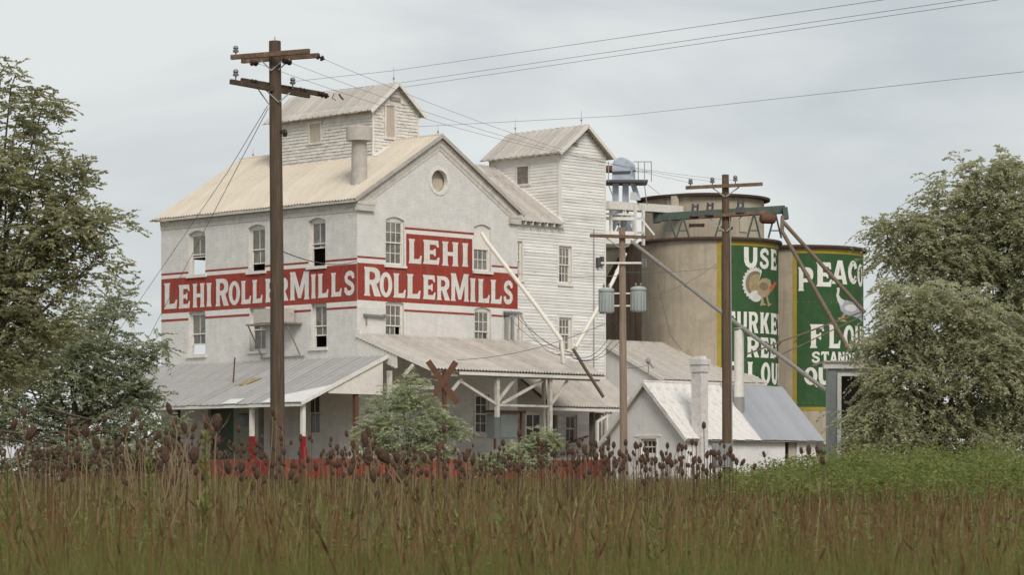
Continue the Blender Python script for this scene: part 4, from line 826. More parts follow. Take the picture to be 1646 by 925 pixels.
obj('motor', MB().lathe(A_(980, 272, YL-.4), [(.16, -.3), (.2, -.25), (.2, .25), (.16, .3)], 12, (1, .2, 0)), m_rust, leg)
pz_ = A_(974, 294).z; obj('platform', MB().box((A_(974, 296).x, YL-1.0, pz_-.06), (A_(1040, 292).x, YL+.9, pz_+.06)), m_dksteel, leg)
for x, Y in ((978, YL-1), (1036, YL-1), (1047, YL+.8), (1026, YL+.8)):
    obj('railing_post', MB().tube([A_(x, 292, Y), A_(x, 260, Y)], .025, 5), m_iron, leg)
for y in (260, 276): obj('railing', MB().tube([A_(1036, y, YL-1), A_(1047, y, YL+.8), A_(1018, y, YL+.8)], .022, 5), m_iron, leg)
obj('spout', MB().tube([A_(1013, 286, YL-.3), A_(1019, 300, YL-.3), A_(1026, 322, YL-.3)], .14, 8), m_bluest, leg)
obj('spout_hood', MB().hexa([A_(1012, 322, YL-.8), A_(1030, 322, YL-.8), A_(1030, 322, YL), A_(1012, 322, YL), A_(1014, 309, YL-.6), A_(1022, 309, YL-.6), A_(1022, 309, YL-.2), A_(1014, 309, YL-.2)]), m_trafo, leg)
obj('brace', MB().tube([A_(1036, 297, YL-.8), A_(1040, 330, YL-.8)], .025, 5).tube([A_(978, 297, YL-.8), A_(990, 328, YL-.8)], .03, 5).tube([A_(1040, 296), A_(1060, 312, YL+2)], .015, 4), m_iron, leg)
gal = thing('enclosed_conveyor', 'white boxed conveyor gallery from the clapboard tower to the silo headhouse', 'conveyor', A_(975, 350, 147), 'W')
p, q = at(968, 330, 147), at(1088, 338, 154); obj('box', MB().bar(p, q, .8, .40), m_white, gal); obj('end_bracket', MB().bar(q+Vector((-.1, 0, .2)), q+Vector((-.1, 0, .75)), .3), m_board, gal)
fr = thing('steel_frame', 'white braced steel frame under the conveyor gallery', 'frame', A_(1005, 395, 149), 'W')
f1 = MB()
for x, Y in ((982, 148), (1021, 148), (1034, 149.5), (1000, 150)): obj('post', MB().bar(at(x, 395, Y), at(x, 332, Y), .13), m_white, fr)
for y in (345, 352, 375): obj('beam', MB().bar(at(972, y-1, 148), at(1022, y, 148), .10, .16 if y != 345 else .09), m_white, fr)
obj('beam', MB().bar(at(1021, 352, 148), at(1035, 351, 149.5), .1, .12).bar(at(1021, 375, 148), at(1035, 374, 149.5), .1, .12), m_white, fr)
for x0, y0, x1, y1 in ((1004, 338, 988, 374), (1004, 338, 1020, 374), (984, 345, 1002, 375), (1031, 352, 1052, 378)): obj('diagonal', MB().bar(at(x0, y0, 148.2), at(x1, y1, 148.2), .09), m_white if x0 > 1000 else m_bluest, fr)
obj('chute', MB().bar(at(1000, 340, 148.7), at(988, 372, 148.7), .3), m_bluest, fr); obj('chute', MB().bar(at(1013, 345, 149), at(1016, 374, 149), .28), m_bluest, fr)
obj('landing', MB().box(at(968, 392, 146.8), at(1010, 384, 149.5)), m_white, fr)
# green conveyor with its stands
gc = thing('green_conveyor', 'green steel screw conveyor on trestles across the silo tops', 'conveyor', at(1150, 384, 152.3), 'W')
p, q = at(1052, 350, 152.2), at(1262, 337, 151.2)
obj('trough', MB().bar(p, q, .5, .40), m_grst, gc); obj('end_plate', MB().bar(at(1258, 344, 151), at(1266, 343, 151), .7, .62), m_grst, gc); obj('end_plate', MB().bar(at(1050, 351, 152), at(1062, 350, 152), .7, .5), m_grst, gc)
for x, yt in ((1076, 352), (1098, 350), (1160, 347), (1212, 343), (1246, 341)):
    Y = 151.9-(x-1076)/190*.7
    obj('trestle', MB().bar(at(x, yt, Y-.3), at(x-11, 383, Y-.5), .07).bar(at(x, yt, Y-.3), at(x+10, 383, Y-.5), .07).bar(at(x-6, 371, Y-.4), at(x+6, 371, Y-.4), .06), m_grst, gc)
obj('drive_motor', MB().lathe(at(1234, 352, 150.8), [(.2, -.4), (.26, -.3), (.26, .3), (.2, .4)], 12, (1, .3, 0)), m_rust, gc)
# spouts, each a pipe of its own
def pipe(name, label, pts, r, mt, group=None, collars=(), cat='spout'):
    t = thing(name, label, cat, pts[-1], 'W', group); obj('tube', MB().tube(pts, r, 12), mt, t, smooth=True)
    P_ = [Vector(p) for p in pts]; k = 0
    for i in range(len(P_)-1):
        d = P_[i+1]-P_[i]; L = d.length; n = int(L//3.2)
        for j in range(1, n+1):
            c = P_[i]+d*(j/(n+1)); obj('collar', MB().lathe(c, [(r+.025, -.06), (r+.025, .06)], 12, d.normalized()), mt, t)
    return t
pipe('grain_spout', 'white spout slanting from the upper gable window down to the canopy', [at(775, 376, 133.6), at(782, 388, 132.8), at(862, 492, 129.5), at(903, 548, 128.5), at(905, 585, 128.4)], .095, m_spoutw)
pipe('grain_spout', 'long grey spout slanting across the front of the turkey sign silo', [at(1014, 388, 147.4), at(1150, 495, 141), at(1345, 641, 131)], .10, m_spout)
pipe('grain_spout', 'brown spout from the green conveyor end crossing the peacock word, steeper one', [at(1258, 348, 150.4), at(1257, 372, 150), at(1264, 384, 149.5), at(1367, 567, 146)], .105, m_spoutb)
pipe('grain_spout', 'brown spout from the green conveyor end running over to the tree', [at(1260, 358, 150.2), at(1268, 367, 150), at(1390, 503, 148)], .105, m_spoutb)
pipe('grain_spout', 'short brown spout passing through the corrugated lean-to roof', [at(921, 561, 128.2), at(940, 592, 128.4), at(970, 639, 128.8)], .075, m_spoutb)
pipe('support_strut', 'pale slanting strut between clapboard tower and transformer pole', [at(925, 560, 131), at(984, 455, 140), at(1000, 420, 143)], .09, m_spoutw, cat='strut')
pipe('support_strut', 'thin pale strut leaning behind the transformer pole', [at(985, 452, 145), at(1006, 408, 146)], .07, m_spoutw, cat='strut')
bm_ = thing('cable_boom', 'thin dark lattice boom stretching across the green signs to the tree', 'boom', at(1200, 571, 141), 'W')
p0, p1, p2, p3 = at(1200, 570, 141), at(1388, 501, 144), at(1252, 577, 141), at(1386, 508, 143)
obj('chord', MB().bar(p0, p1, .07), m_spoutb, bm_); obj('chord', MB().bar(at(1245, 576, 140.6), p3, .05), m_spoutb, bm_)
for t in (.3, .5, .7): obj('lacing', MB().bar(p0.lerp(p1, t), p0.lerp(p1, t)+Vector((-.55, .2, -.75+t*.5)), .04), m_spoutb, bm_)

# ---------------------------------------------------------------- open truck shed behind the right tree
ts = thing('truck_shed', 'grey truck shed with white trimmed opening half behind the right tree', 'shed', at(1340, 775, 126), 'W')
Yt = 126
def bx3(x0, x1, y0, y1, Y0, Y1): return MB().box(at(x0, y1, Y0), at(x1, y0, Y0)+Vector((0, Y1-Y0, 0)))
obj('wall', bx3(1331, 1345, 594, 785, Yt, Yt+.3), m_box, ts); obj('fascia', bx3(1325, 1420, 583, 593, Yt-.1, Yt+.6), m_white, ts)
obj('jamb', bx3(1346, 1352.5, 600, 785, Yt-.05, Yt+.25), m_white, ts); obj('head', bx3(1352.8, 1420, 600, 605, Yt-.03, Yt+.25), m_white, ts)
obj('lintel', bx3(1345.4, 1420, 593.4, 599.7, Yt+.02, Yt+.25), m_box, ts); obj('wall', bx3(1331, 1420, 583, 785, Yt+4, Yt+4.2), m_dark, ts); obj('wall', bx3(1331, 1336, 594, 785, Yt+.32, Yt+1.2), m_box, ts); obj('roof', bx3(1325, 1425, 580, 582.6, Yt-.2, Yt+4.5), m_roofw, ts)  # back wall coloured dark to stand for the shade inside the shed

# ---------------------------------------------------------------- utility poles
def insul(mbp, p, s=1, mt=None, parent=None):
    return obj('insulator', MB().lathe(p, [(.02*s, -.14*s), (.02*s, 0), (.075*s, .0), (.085*s, .05*s), (.05*s, .08*s), (.08*s, .11*s), (.06*s, .17*s), (.02*s, .19*s)], 10), mt or m_ins, parent, smooth=True)
def dead_end(p, q, n, parent, r=.085):
    p, q = Vector(p), Vector(q); d = (q-p).normalized(); L = (q-p).length/n; mb = MB()
    for i in range(n): mb.lathe(p+d*(L*(i+.1)), [(.03, 0), (r, .02), (r*.9, .06), (.03, .09), (.025, L)], 10, d)
    return obj('insulator', mb, m_insd, parent, smooth=True)
Y1 = 80.0
pole = thing('utility_pole', 'tall dark wooden utility pole with doubled crossarms in front of the lettered wall', 'pole', at(446, 790, Y1)*1, 'W')
foot = at(446.5, 800, Y1); foot.z = gz(foot.x, foot.y)-.1; pole.location = foot; ORG[pole.name] = foot
top = at(441.8, 66, Y1)
obj('shaft', MB().tube([foot, foot.lerp(top, .5)+Vector((.02, 0, 0)), top], [.215, .188, .165], 20), m_pole, pole, smooth=True)
obj('top_pin', MB().tube([top, top+Vector((0, 0, .12))], .015, 5), m_iron, pole)
u_f0, u_f1 = at(372, 92, Y1+.35), at(497, 82, Y1-1.0); u_b0, u_b1 = at(389, 98, Y1+1.15), at(512, 89, Y1-.35)
arms = []
arms.append(obj('crossarm', MB().bar(u_f0, u_f1, .10, .13), m_arm, pole, label='upper front crossarm with peeling pale paint'))
arms.append(obj('crossarm', MB().bar(u_b0, u_b1, .10, .13), m_arm, pole))
l_f0, l_f1 = at(370.5, 131, Y1-1.0), at(497, 154, Y1+.6); l_b0, l_b1 = at(388, 129, Y1-.5), at(521, 152, Y1+1.2)
arms.append(obj('crossarm', MB().bar(l_f0, l_f1, .10, .13), m_armd, pole)); arms.append(obj('crossarm', MB().bar(l_b0, l_b1, .10, .13), m_armd, pole))
for x, y, Y in ((379, 84, Y1+.3), (379, 122, Y1-.9), (470.5, 135, Y1+.3)): insul(None, at(x, y, Y), 1.0, m_ins, pole)
for (a, b, n) in ((at(403, 101, Y1+.7), at(415, 102, Y1+.9), 2), (at(455, 97, Y1-.3), at(468, 101, Y1-.1), 3), (at(509, 90, Y1-.4), at(521, 95, Y1-.3), 2), (at(403, 131, Y1-.4), at(414, 133, Y1-.3), 2), (at(480, 144, Y1+.7), at(492, 147, Y1+.8), 2), (at(510, 150, Y1+1.0), at(528, 155, Y1+1.2), 3)): dead_end(a, b, n, pole)
for x0, y0, x1, y1 in ((419, 96, 436, 113), (466, 95, 448, 112), (455, 97, 436, 113), (414, 142, 434, 170), (428, 145, 448, 164), (466, 149, 450, 163)): obj('brace', MB().bar(at(x0, y0, Y1-.15), at(x1, y1, Y1-.2), .02, .035), m_iron, pole)
obj('bolt_bracket', MB().bar(at(450, 210, Y1-.1), at(459, 213, Y1-.1), .07).lathe(at(458, 214, Y1-.1), [(.05, -.1), (.08, 0), (.05, .1)], 8), m_insd, pole)
obj('dangling_hardware', MB().tube([at(537, 150, Y1+1.2), at(534, 158, Y1+1.2), at(540, 161, Y1+1.2)], .012, 4).tube([at(545, 151, Y1+1.2), at(548, 156, Y1+1.2), at(552, 160, Y1+1.2)], .03, 5), m_dksteel, pole)
# transformer pole
Y2 = 116.0
pole2 = thing('utility_pole', 'weathered brown pole carrying two grey transformers', 'pole', at(1001, 790, Y2), 'W')
foot = at(1003, 790, Y2); foot.z = gz(foot.x, foot.y)-.1; pole2.location = foot; ORG[pole2.name] = foot; top = at(1000, 366, Y2)
obj('shaft', MB().tube([foot, top], [.165, .13], 18), m_pole2, pole2, smooth=True)
obj('crossarm', MB().bar(at(948, 379, Y2-.25), at(1050, 382, Y2-.2), .10, .13), m_arm, pole2); obj('crossarm', MB().bar(at(966, 423, Y2-.2), at(1036, 423, Y2-.2), .06, .08), m_white, pole2)
for x in (1033, 1037): obj('fuse', MB().tube([at(x, 416, Y2-.25), at(x+1, 429, Y2-.25)], .05, 8), m_ins, pole2)
for x0, y0, x1, y1 in ((975, 383, 996, 398), (1025, 384, 1004, 398)): obj('brace', MB().bar(at(x0, y0, Y2-.2), at(x1, y1, Y2-.16), .02, .04), m_iron, pole2)
for xc, yt, yb in ((974.5, 466, 504), (1026, 464, 502)):
    c = at(xc, yb, Y2-.05); H = (yb-yt)/F*Y2; r = 11.6/F*Y2
    t = obj('transformer', MB().lathe(c, [(r*.93, 0), (r, .03), (r, H-.1), (r*1.12, H-.08), (r*1.12, H), (r*.9, H+.05), (.05, H+.09)], 24), m_trafo, pole2, smooth=True, label='grey green cylindrical transformer can')
    for k in range(7): a_ = R(190+k*27); obj('cooling_fin', MB().bar(c+Vector((math.cos(a_)*r*1.01, math.sin(a_)*r*1.01, .06)), c+Vector((math.cos(a_)*r*1.01, math.sin(a_)*r*1.01, H-.14)), .05, .05, (math.cos(a_), math.sin(a_), 0)), m_trafo, t)
    for dx in (-.1, .1): obj('bushing', MB().lathe(c+Vector((dx, 0, H+.03)), [(.04, 0), (.055, .04), (.03, .08), (.05, .11), (.02, .2)], 8), m_ins, t)
    s_ = 1 if xc < 1000 else -1
    for yy in (472, 492): obj('hanger', MB().bar(at(xc+s_*11, yy, Y2), at(1001-s_*4, yy, Y2), .10, .06), m_white, pole2)
# right pole with cut-outs
Y3 = 112.0
pole3 = thing('utility_pole', 'brown utility pole with two crossarms in front of the turkey sign', 'pole', at(1168, 790, Y3), 'W')
foot = at(1169, 790, Y3); foot.z = gz(foot.x, foot.y)-.1; pole3.location = foot; ORG[pole3.name] = foot; top = at(1166, 281, Y3)
obj('shaft', MB().tube([foot, top], [.20, .135], 18), mat('brown_pole_wood', (.135, .088, .058), .35, 6, .9, .5, 30, stretch=(3, 3, .18)), pole3, smooth=True)
obj('crossarm', MB().bar(at(1102, 302, Y3-.1), at(1226, 296, Y3-.4), .10, .13), m_arm, pole3); obj('crossarm', MB().bar(at(1108, 350, Y3-.1), at(1232, 341, Y3-.4), .10, .13), m_arm, pole3)
for x, y in ((1110, 296), (1145, 294), (1182, 291)): insul(None, at(x, y, Y3-.2), 1.15, m_ins, pole3)
for x, y in ((1117, 342), (1141, 340), (1190, 336)):
    o = obj('cutout', MB().box(at(x-6, y+6, Y3-.4), at(x+6, y-2, Y3-.1)).bar(at(x-4, y-2, Y3-.3), at(x-3, y-14, Y3-.3), .06).bar(at(x+4, y-2, Y3-.3), at(x+5, y-14, Y3-.3), .06).bar(at(x-4, y-10, Y3-.3), at(x+5, y-10, Y3-.3), .08), m_dksteel, pole3)
for x0, y0, x1, y1 in ((1146, 303, 1165, 316), (1188, 301, 1167, 316), (1140, 350, 1164, 372), (1192, 348, 1168, 372)): obj('brace', MB().bar(at(x0, y0, Y3-.2), at(x1, y1, Y3-.2), .025, .045), m_iron, pole3)
obj('conduit', MB().tube([at(1174, 345, Y3-.1), at(1177, 785, Y3-.1)], .03, 6), m_iron, pole3)
cb_ = obj('meter_box', MB().box(at(1145, 752, Y3-.55), at(1174, 714, Y3-.22)), m_box, pole3, label='grey metal box low on the pole'); obj('door', MB().box(at(1148, 749, Y3-.58), at(1167, 717, Y3-.552)), m_box, cb_)
# ---------------------------------------------------------------- crossbuck
xb = thing('railroad_crossbuck', 'rusty backside of a railroad crossbuck sign above the shrub', 'sign', at(714, 780, 108.5), 'W'); Yx = 108.5
ft = at(714, 790, Yx); ft.z = gz(ft.x, ft.y); xb.location = ft; ORG[xb.name] = ft
obj('post', MB().bar(ft-Vector((0, 0, .1)), at(714, 596, Yx), .13), m_rust, xb)
obj('blade', MB().bar(at(688, 581, Yx-.1), at(735, 649, Yx-.1), .03, .23, (1, 0, .8)), m_rust, xb)
obj('blade', MB().bar(at(733, 582, Yx-.14), at(692, 646, Yx-.14), .03, .23, (1, 0, -.8)), m_rust, xb)
obj('number_plate', MB().box(at(709, 667, Yx-.12), at(716, 658, Yx-.08)), m_board, xb)
sw = thing('switch_stand', 'small rusty track switch stand beside the crossbuck post', 'switch', at(706, 780, 103), 'W'); ft = at(706, 775, 103); ft.z = gz(ft.x, ft.y); sw.location = ft; ORG[sw.name] = ft
obj('mast', MB().bar(ft, at(706, 715, 103), .08), m_rust, sw); obj('target', MB().lathe(at(706, 718, 102.9), [(.12, -.03), (.14, 0), (.12, .03)], 16, (.8, -1, 0)), m_rust, sw)

# ---------------------------------------------------------------- wires
def wire(label, pts, r=.011, sag=0, mt=None, cat='wire', group=None, name='overhead_wire'):
    P_ = []
    for (p, q) in zip(pts[:-1], pts[1:]):
        p, q = Vector(p), Vector(q)
        for i in range(17): t = i/16; v = p.lerp(q, t); v.z -= sag*4*t*(1-t); P_.append(v)
    P_ = [v for i, v in enumerate(P_) if i == 0 or (v-P_[i-1]).length > 1e-4]
    o = obj(name, MB().tube(P_, r, 4), mt or m_wire); return tag(o, label, cat, group)
wire('highest sky wire, rising from the tall dark pole to the top edge', [at(470, 131, 158), at(632, 113.5, 146), at(1415, 0, 96), at(1800, -62, 80)], .011, 0)
wire('second sky wire, leaving the cupola peak towards the top right', [at(520, 147, 158), at(650, 132, 148), at(1545, 0, 98), at(1800, -45, 86)], .011, 0)
wire('third sky wire, just below its twin, towards the top right', [at(520, 155, 158), at(656, 139, 148), at(1600, 0, 98), at(1800, -36, 88)], .011, 0)
wire('lowest sky wire, passing over the clapboard tower roof to the right edge', [at(560, 214, 158), at(680, 203, 150), at(1000, 186, 148), at(1646, 115, 105), at(1800, 97, 98)], .011, 0)
for i, (x0, y0, x1, y1, lab) in enumerate(((521, 95, 1110, 294, 'uppermost thin line from tall dark pole to right pole'), (468, 101, 1145, 292, 'middle thin line from tall dark pole to right pole'), (415, 102, 1182, 290, 'thin line from behind the tall dark pole to the right pole'))): wire(lab, [at(x0, y0, Y1-.2+.3*i), at(x1, y1, Y3-.2)], .006, .35+.1*i)
wire('steeper guy wire going down left from the tall dark pole', [at(430, 170, Y1-.1), at(365, 278, 92), at(220, 490, 118), at(130, 620, 132)], .011)
wire('guy wire close beside the steeper one, ending at the left tree', [at(431, 174, Y1-.1), at(385, 262, 90), at(297, 432, 112), at(225, 570, 128)], .011)
wire('service cable from the tall dark pole to the mill corner', [at(453, 404, Y1), at(574, 420, 129.6)], .016, .25, m_wired)
wire('cable from the transformer pole to the mill gable corner, level one', [at(834, 441, 136.5), at(1000, 443, Y2-.2)], .012, .1)
for i, (x0, y0, x1, y1, s_) in enumerate(((812, 503, 905, 566, .7), (822, 500, 915, 566, .6), (832, 503, 925, 568, .9), (836, 505, 905, 572, 1.0))):
    wire(('first', 'second', 'third', 'lowest')[i]+' drooping service cable beside the gable corner of the mill', [at(x0, y0, 136), at(x1, y1, 128.5), ], .014, s_*.5, m_wired)
for i, (x1, y1, s_) in enumerate(((996, 512, .8), (996, 530, .7), (997, 548, .5))):
    wire(('upper', 'middle', 'lower')[i]+' cable drooping from the spout foot to the transformer pole', [at(915, 566+i*3, 128.5), at(x1, y1, Y2)], .014, s_, m_wired)
wire('thin cable from the transformers up to the green turkey sign', [at(1036, 482, Y2), at(1152, 424, 148.3)], .012, .2, m_wired)
wire('short cable across the bare silo face towards the transformer pole', [at(1006, 438, Y2), at(1152, 430, 148.4)], .010, .1, m_wired)
wire('thin cable hanging down the bare silo face', [at(1057, 455, 148.8), at(1068, 500, 148.6), at(1078, 540, 148.5), at(1096, 563, 148.4)], .014, 0, m_wired)
wire('long cable slung low over the dock canopy roof', [at(735, 579, 124), at(985, 515, Y2)], .011, .35, m_wired)
wire('low cable passing from the transformer pole to the warehouse roof', [at(1003, 592, Y2), at(1040, 588, 138)], .012, .05, m_wired)
st = thing('conduit_mast', 'grey conduit weatherhead bracket on the gable corner of the mill', 'mast', pB.p(9.6, 7.8, .1), 'M')
q = boxB(806, 832, 503, 548); obj('pipe', MB().tube([pB.p(q[0]+.25, q[2], .1), pB.p(q[0]+.25, q[3]-.2, .1)], .09, 8).tube([pB.p(q[0]+.65, q[2], .1), pB.p(q[0]+.65, q[3]-.2, .1)], .08, 8), m_iron, st)
obj('weatherhead', MB().lathe(pB.p(q[0]+.25, q[3]-.22, .1), [(.1, 0), (.17, .08), (.12, .2), (.03, .24)], 10), m_dksteel, st); obj('rack', MB().pbox(pB, q[0]+.1, q[1], q[3]-.02, q[3]+.06, .02, .18), m_iron, st)
wm = thing('warehouse_weatherhead', 'small metal weatherhead standing on the pale warehouse roof', 'weatherhead', at(1043, 612, 139.5), 'W')
obj('mast', MB().tube([at(1043, 620, 139.5), at(1042, 582, 139.5)], .035, 6), m_iron, wm); obj('head', MB().lathe(at(1042, 582, 139.5), [(.06, -.1), (.13, 0), (.10, .14), (.02, .18)], 8).bar(at(1042, 580, 139.5), at(1050, 592, 139.3), .07), m_iron, wm)

# ---------------------------------------------------------------- trucks almost hidden by leaves
def truck(label, base, rz):
    t = thing('box_truck', label, 'truck', base, 'W'); t.rotation_euler = (0, 0, rz); ORG[t.name] = Vector((0, 0, 0))
    m_car = bpy.data.materials.get('white_truck_paint') or mat('white_truck_paint', (.75, .76, .79), .05, 2, .4, spec=.5)
    obj('cargo_box', MB().box((-3.2, -1.1, .85), (.9, 1.1, 2.95)), m_car, t); obj('chassis', MB().box((-3.1, -.5, .55), (2.6, .5, .8)), m_dksteel, t)
    pr = [(1.0, .6), (2.9, .6), (2.95, 1.1), (2.75, 1.35), (2.3, 1.45), (1.9, 2.15), (1.0, 2.2)]
    mb = MB(); n = len(pr); mb.add([(x, y, z) for y in (-.95, .95) for x, z in pr], [tuple(range(n)), tuple(range(n, 2*n))]+[(i, (i+1) % n, n+(i+1) % n, n+i) for i in range(n)])
    obj('cab', mb, m_car, t)
    for y in (-.96, .95): obj('window', MB().hexa([(1.15, y, 1.45), (2.2, y, 1.45), (2.2, y+.01, 1.45), (1.15, y+.01, 1.45), (1.15, y, 2.05), (1.85, y, 2.05), (1.85, y+.01, 2.05), (1.15, y+.01, 2.05)]), m_glassd, t)
    for x in (-2.2, 2.1):
        for y in (-.85, .85):
            o = obj('wheel', MB().lathe((x, y, .42), [(.25, -.13), (.42, -.12), (.42, .12), (.25, .13)], 18, (0, 1, 0)), m_dksteel, t, smooth=True); obj('hubcap', MB().lathe((x, y, .42), [(.22, -.15), (.22, .15)], 14, (0, 1, 0)), m_iron, o)
b_ = at(1440, 772, 124); b_.z = gz(b_.x, b_.y)
truck('white truck glimpsed through the leaves of the right hand trees', b_, R(85))
b_ = at(-38, 772, 116); b_.z = gz(b_.x, b_.y)
truck('white truck at the left edge behind bare branches', b_, R(160))

# ---------------------------------------------------------------- vegetation
def leaf_mat(name, c1, c2, trans=.35, rough=.6):
    m = bpy.data.materials.new(name); m.use_nodes = True; t = m.node_tree; n = t.nodes.new; l = t.links.new
    bs = t.nodes['Principled BSDF']; bs.inputs['Roughness'].default_value = rough; bs.inputs['Specular IOR Level'].default_value = .25
    at_ = n('ShaderNodeAttribute'); at_.attribute_name = 'tint'; mx = n('ShaderNodeMixRGB'); l(at_.outputs['Fac'], mx.inputs[0]); mx.inputs[1].default_value = (*c1, 1); mx.inputs[2].default_value = (*c2, 1)
    l(mx.outputs[0], bs.inputs['Base Color']); tr = n('ShaderNodeBsdfTranslucent'); l(mx.outputs[0], tr.inputs[0])
    ms = n('ShaderNodeMixShader'); ms.inputs[0].default_value = trans; l(bs.outputs[0], ms.inputs[1]); l(tr.outputs[0], ms.inputs[2]); l(ms.outputs[0], t.nodes['Material Output'].inputs[0])
    return m
def np_mesh(name, verts, faces, mt, tint=None, k=4):
    """verts (n,3); faces (m,k)"""
    m = bpy.data.meshes.new(name); nv, nf = len(verts), len(faces)
    m.vertices.add(nv); m.vertices.foreach_set('co', np.ascontiguousarray(verts, np.float32).ravel())
    m.loops.add(nf*k); m.loops.foreach_set('vertex_index', np.ascontiguousarray(faces, np.int32).ravel())
    m.polygons.add(nf); m.polygons.foreach_set('loop_start', np.arange(0, nf*k, k, dtype=np.int32))
    if tint is not None:
        a = m.attributes.new('tint', 'FLOAT', 'POINT'); a.data.foreach_set('value', np.ascontiguousarray(tint, np.float32))
    m.materials.append(mt); m.update(calc_edges=True); m.validate(); return m
def unit(v): return v/np.maximum(1e-9, np.linalg.norm(v, axis=-1, keepdims=True))
def leaves(P, D, size, asp, tint, rg, up=.5):
    """kite shaped leaves at P pointing along D"""
    n = len(P); side = unit(np.cross(D, np.array([0, 0, 1.])+rg.normal(0, up, (n, 3)))); nrm = np.cross(side, D); L = size[:, None]
    v = np.stack([P, P+D*L*.45+side*L*asp/2+nrm*L*.06, P+D*L-nrm*L*.08, P+D*L*.45-side*L*asp/2+nrm*L*.06], 1)
    return v.reshape(-1, 3), np.arange(4*n).reshape(n, 4), np.repeat(tint, 4)
def tree(name, label, cat, lobes, Y, foot_px, lm, bark, size=.13, dens=1.0, seed=1, depth=.9, group=None, asp=.5, clus=.6, spr=7, lv=13, droop=.35, trunk_r=.28, limb_z=None):
    """lobes in photo pixels (x, y, radius) at distance Y: each gets a limb, twig clusters and leaf sprays."""
    rg = np.random.default_rng(seed); base = at(foot_px, HY, Y); base.z = gz(base.x, base.y)-.1
    t = thing(name, label, cat, base, 'W', group); sc = Y/F
    Ps, Ds, Ss, Ts = [], [], [], []; wood = MB()
    lob = []
    for (x, y, r) in lobes:
        c = at(x, y, Y); c.y += rg.uniform(-1, 1)*r*sc*.5; lob.append((c, r*sc*.84))
    zmax = max(c.z for c, r in lob); zmin = min(c.z-r for c, r in lob)
    fork = base.lerp(Vector((sum(c.x for c, r in lob)/len(lob), base.y, zmax)), .33 if limb_z is None else limb_z)
    wood.tube([base, base.lerp(fork, .5)+Vector((rg.uniform(-.1, .1), 0, 0)), fork], [trunk_r, trunk_r*.82, trunk_r*.7], 10)
    tips = []
    for c, r in lob:
        mid = fork.lerp(c, .5)+Vector((rg.uniform(-.3, .3), rg.uniform(-.3, .3), rg.uniform(0, .5)))*min(1, r)
        wood.tube([fork, mid, c], [trunk_r*.36, trunk_r*.17, trunk_r*.06], 7)
        K = max(8, int(dens*24*(r/clus)**1.8)); 
        for k in range(K):
            d = unit(rg.normal(0, 1, 3)*np.array([1, depth, .85])); rad = r*(rg.uniform(.32, 1)**.5)*(1+.24*rg.normal())
            q = np.array(c)+d*rad*np.array([1, depth, .85]); 
            if rg.random() < .10: wood.tube([c.lerp(Vector(q), .25), c.lerp(Vector(q), .65)+Vector((0, 0, .1)), Vector(q)], [trunk_r*.07, trunk_r*.05, .010], 4)
            ns = max(2, int(spr*rg.uniform(.6, 1.4))); tb = rg.random()
            for s_ in range(ns):
                sd_ = unit(d*np.array([.8, .8, .35])+rg.normal(0, .6, 3)*np.array([1, 1, .45])+np.array([0, 0, .18])); p0 = q+rg.normal(0, clus*.34, 3)*np.array([1, 1, .6]); Ls = clus*rg.uniform(.6, 1.25)
                tt = np.linspace(.1, 1, lv); pos = p0+sd_*Ls*tt[:, None]+np.array([0, 0, -droop])*Ls*(tt[:, None]**2)
                sd2 = unit(np.cross(sd_, [0, 0, 1.])); sgn = np.where(np.arange(lv) % 2, 1., -1.)
                dd = unit(sd_*.75+sd2*sgn[:, None]*.85+rg.normal(0, .25, (lv, 3))+np.array([0, 0, -droop*.6]))
                Ps.append(pos); Ds.append(dd); Ss.append(size*rg.uniform(.65, 1.3, lv)); Ts.append(np.clip(tb*.6+rg.uniform(0, .4, lv), 0, 1))
    V, Fc, T = leaves(np.concatenate(Ps), np.concatenate(Ds), np.concatenate(Ss), asp, np.concatenate(Ts), rg, up=1.0)
    obj('trunk', wood, bark, t, smooth=False); obj('crown', np_mesh('crown', V, Fc, lm, T), None, t)
    return t
bark = mat('grey_brown_bark', (.085, .068, .052), .3, 4, .95, .6, 12, stretch=(3, 3, .5))
lm_olive = leaf_mat('olive_leaves', (.23, .23, .115), (.50, .485, .285), .52); lm_grey = leaf_mat('grey_green_leaves', (.23, .255, .15), (.47, .49, .325), .5); lm_elm = leaf_mat('pale_olive_leaves', (.30, .305, .175), (.58, .57, .37), .52); lm_silver = leaf_mat('silver_green_leaves', (.31, .345, .20), (.57, .60, .39), .5); lm_weed = leaf_mat('fresh_green_leaves', (.105, .135, .032), (.29, .315, .095), .45)
tree('broadleaf_tree', 'tall dark olive tree cut by the left edge of the picture', 'tree', [(20, 140, 32), (70, 170, 26), (25, 195, 30), (60, 262, 52), (15, 300, 60), (120, 300, 42), (165, 350, 42), (100, 365, 62), (30, 400, 70), (150, 425, 42), (70, 455, 58), (10, 500, 60), (75, 520, 45), (-60, 300, 90), (-70, 450, 90), (20, 590, 50), (-60, 590, 70)], 78, -70, lm_olive, bark, size=.125, dens=.68, seed=3, droop=.25, spr=8, lv=16)
tree('broadleaf_tree', 'lower grey green tree between the left edge and the long porch', 'tree', [(195, 478, 22), (185, 515, 34), (130, 520, 34), (110, 570, 50), (165, 585, 50), (225, 575, 30), (252, 556, 18), (60, 600, 55), (10, 620, 50), (120, 640, 55), (190, 645, 48), (235, 640, 34), (40, 680, 50), (150, 700, 50), (250, 690, 34), (215, 712, 40), (100, 715, 50), (-10, 690, 40)], 96, 110, lm_grey, bark, size=.125, dens=.72, seed=4, droop=.3, spr=8, lv=16, trunk_r=.2)
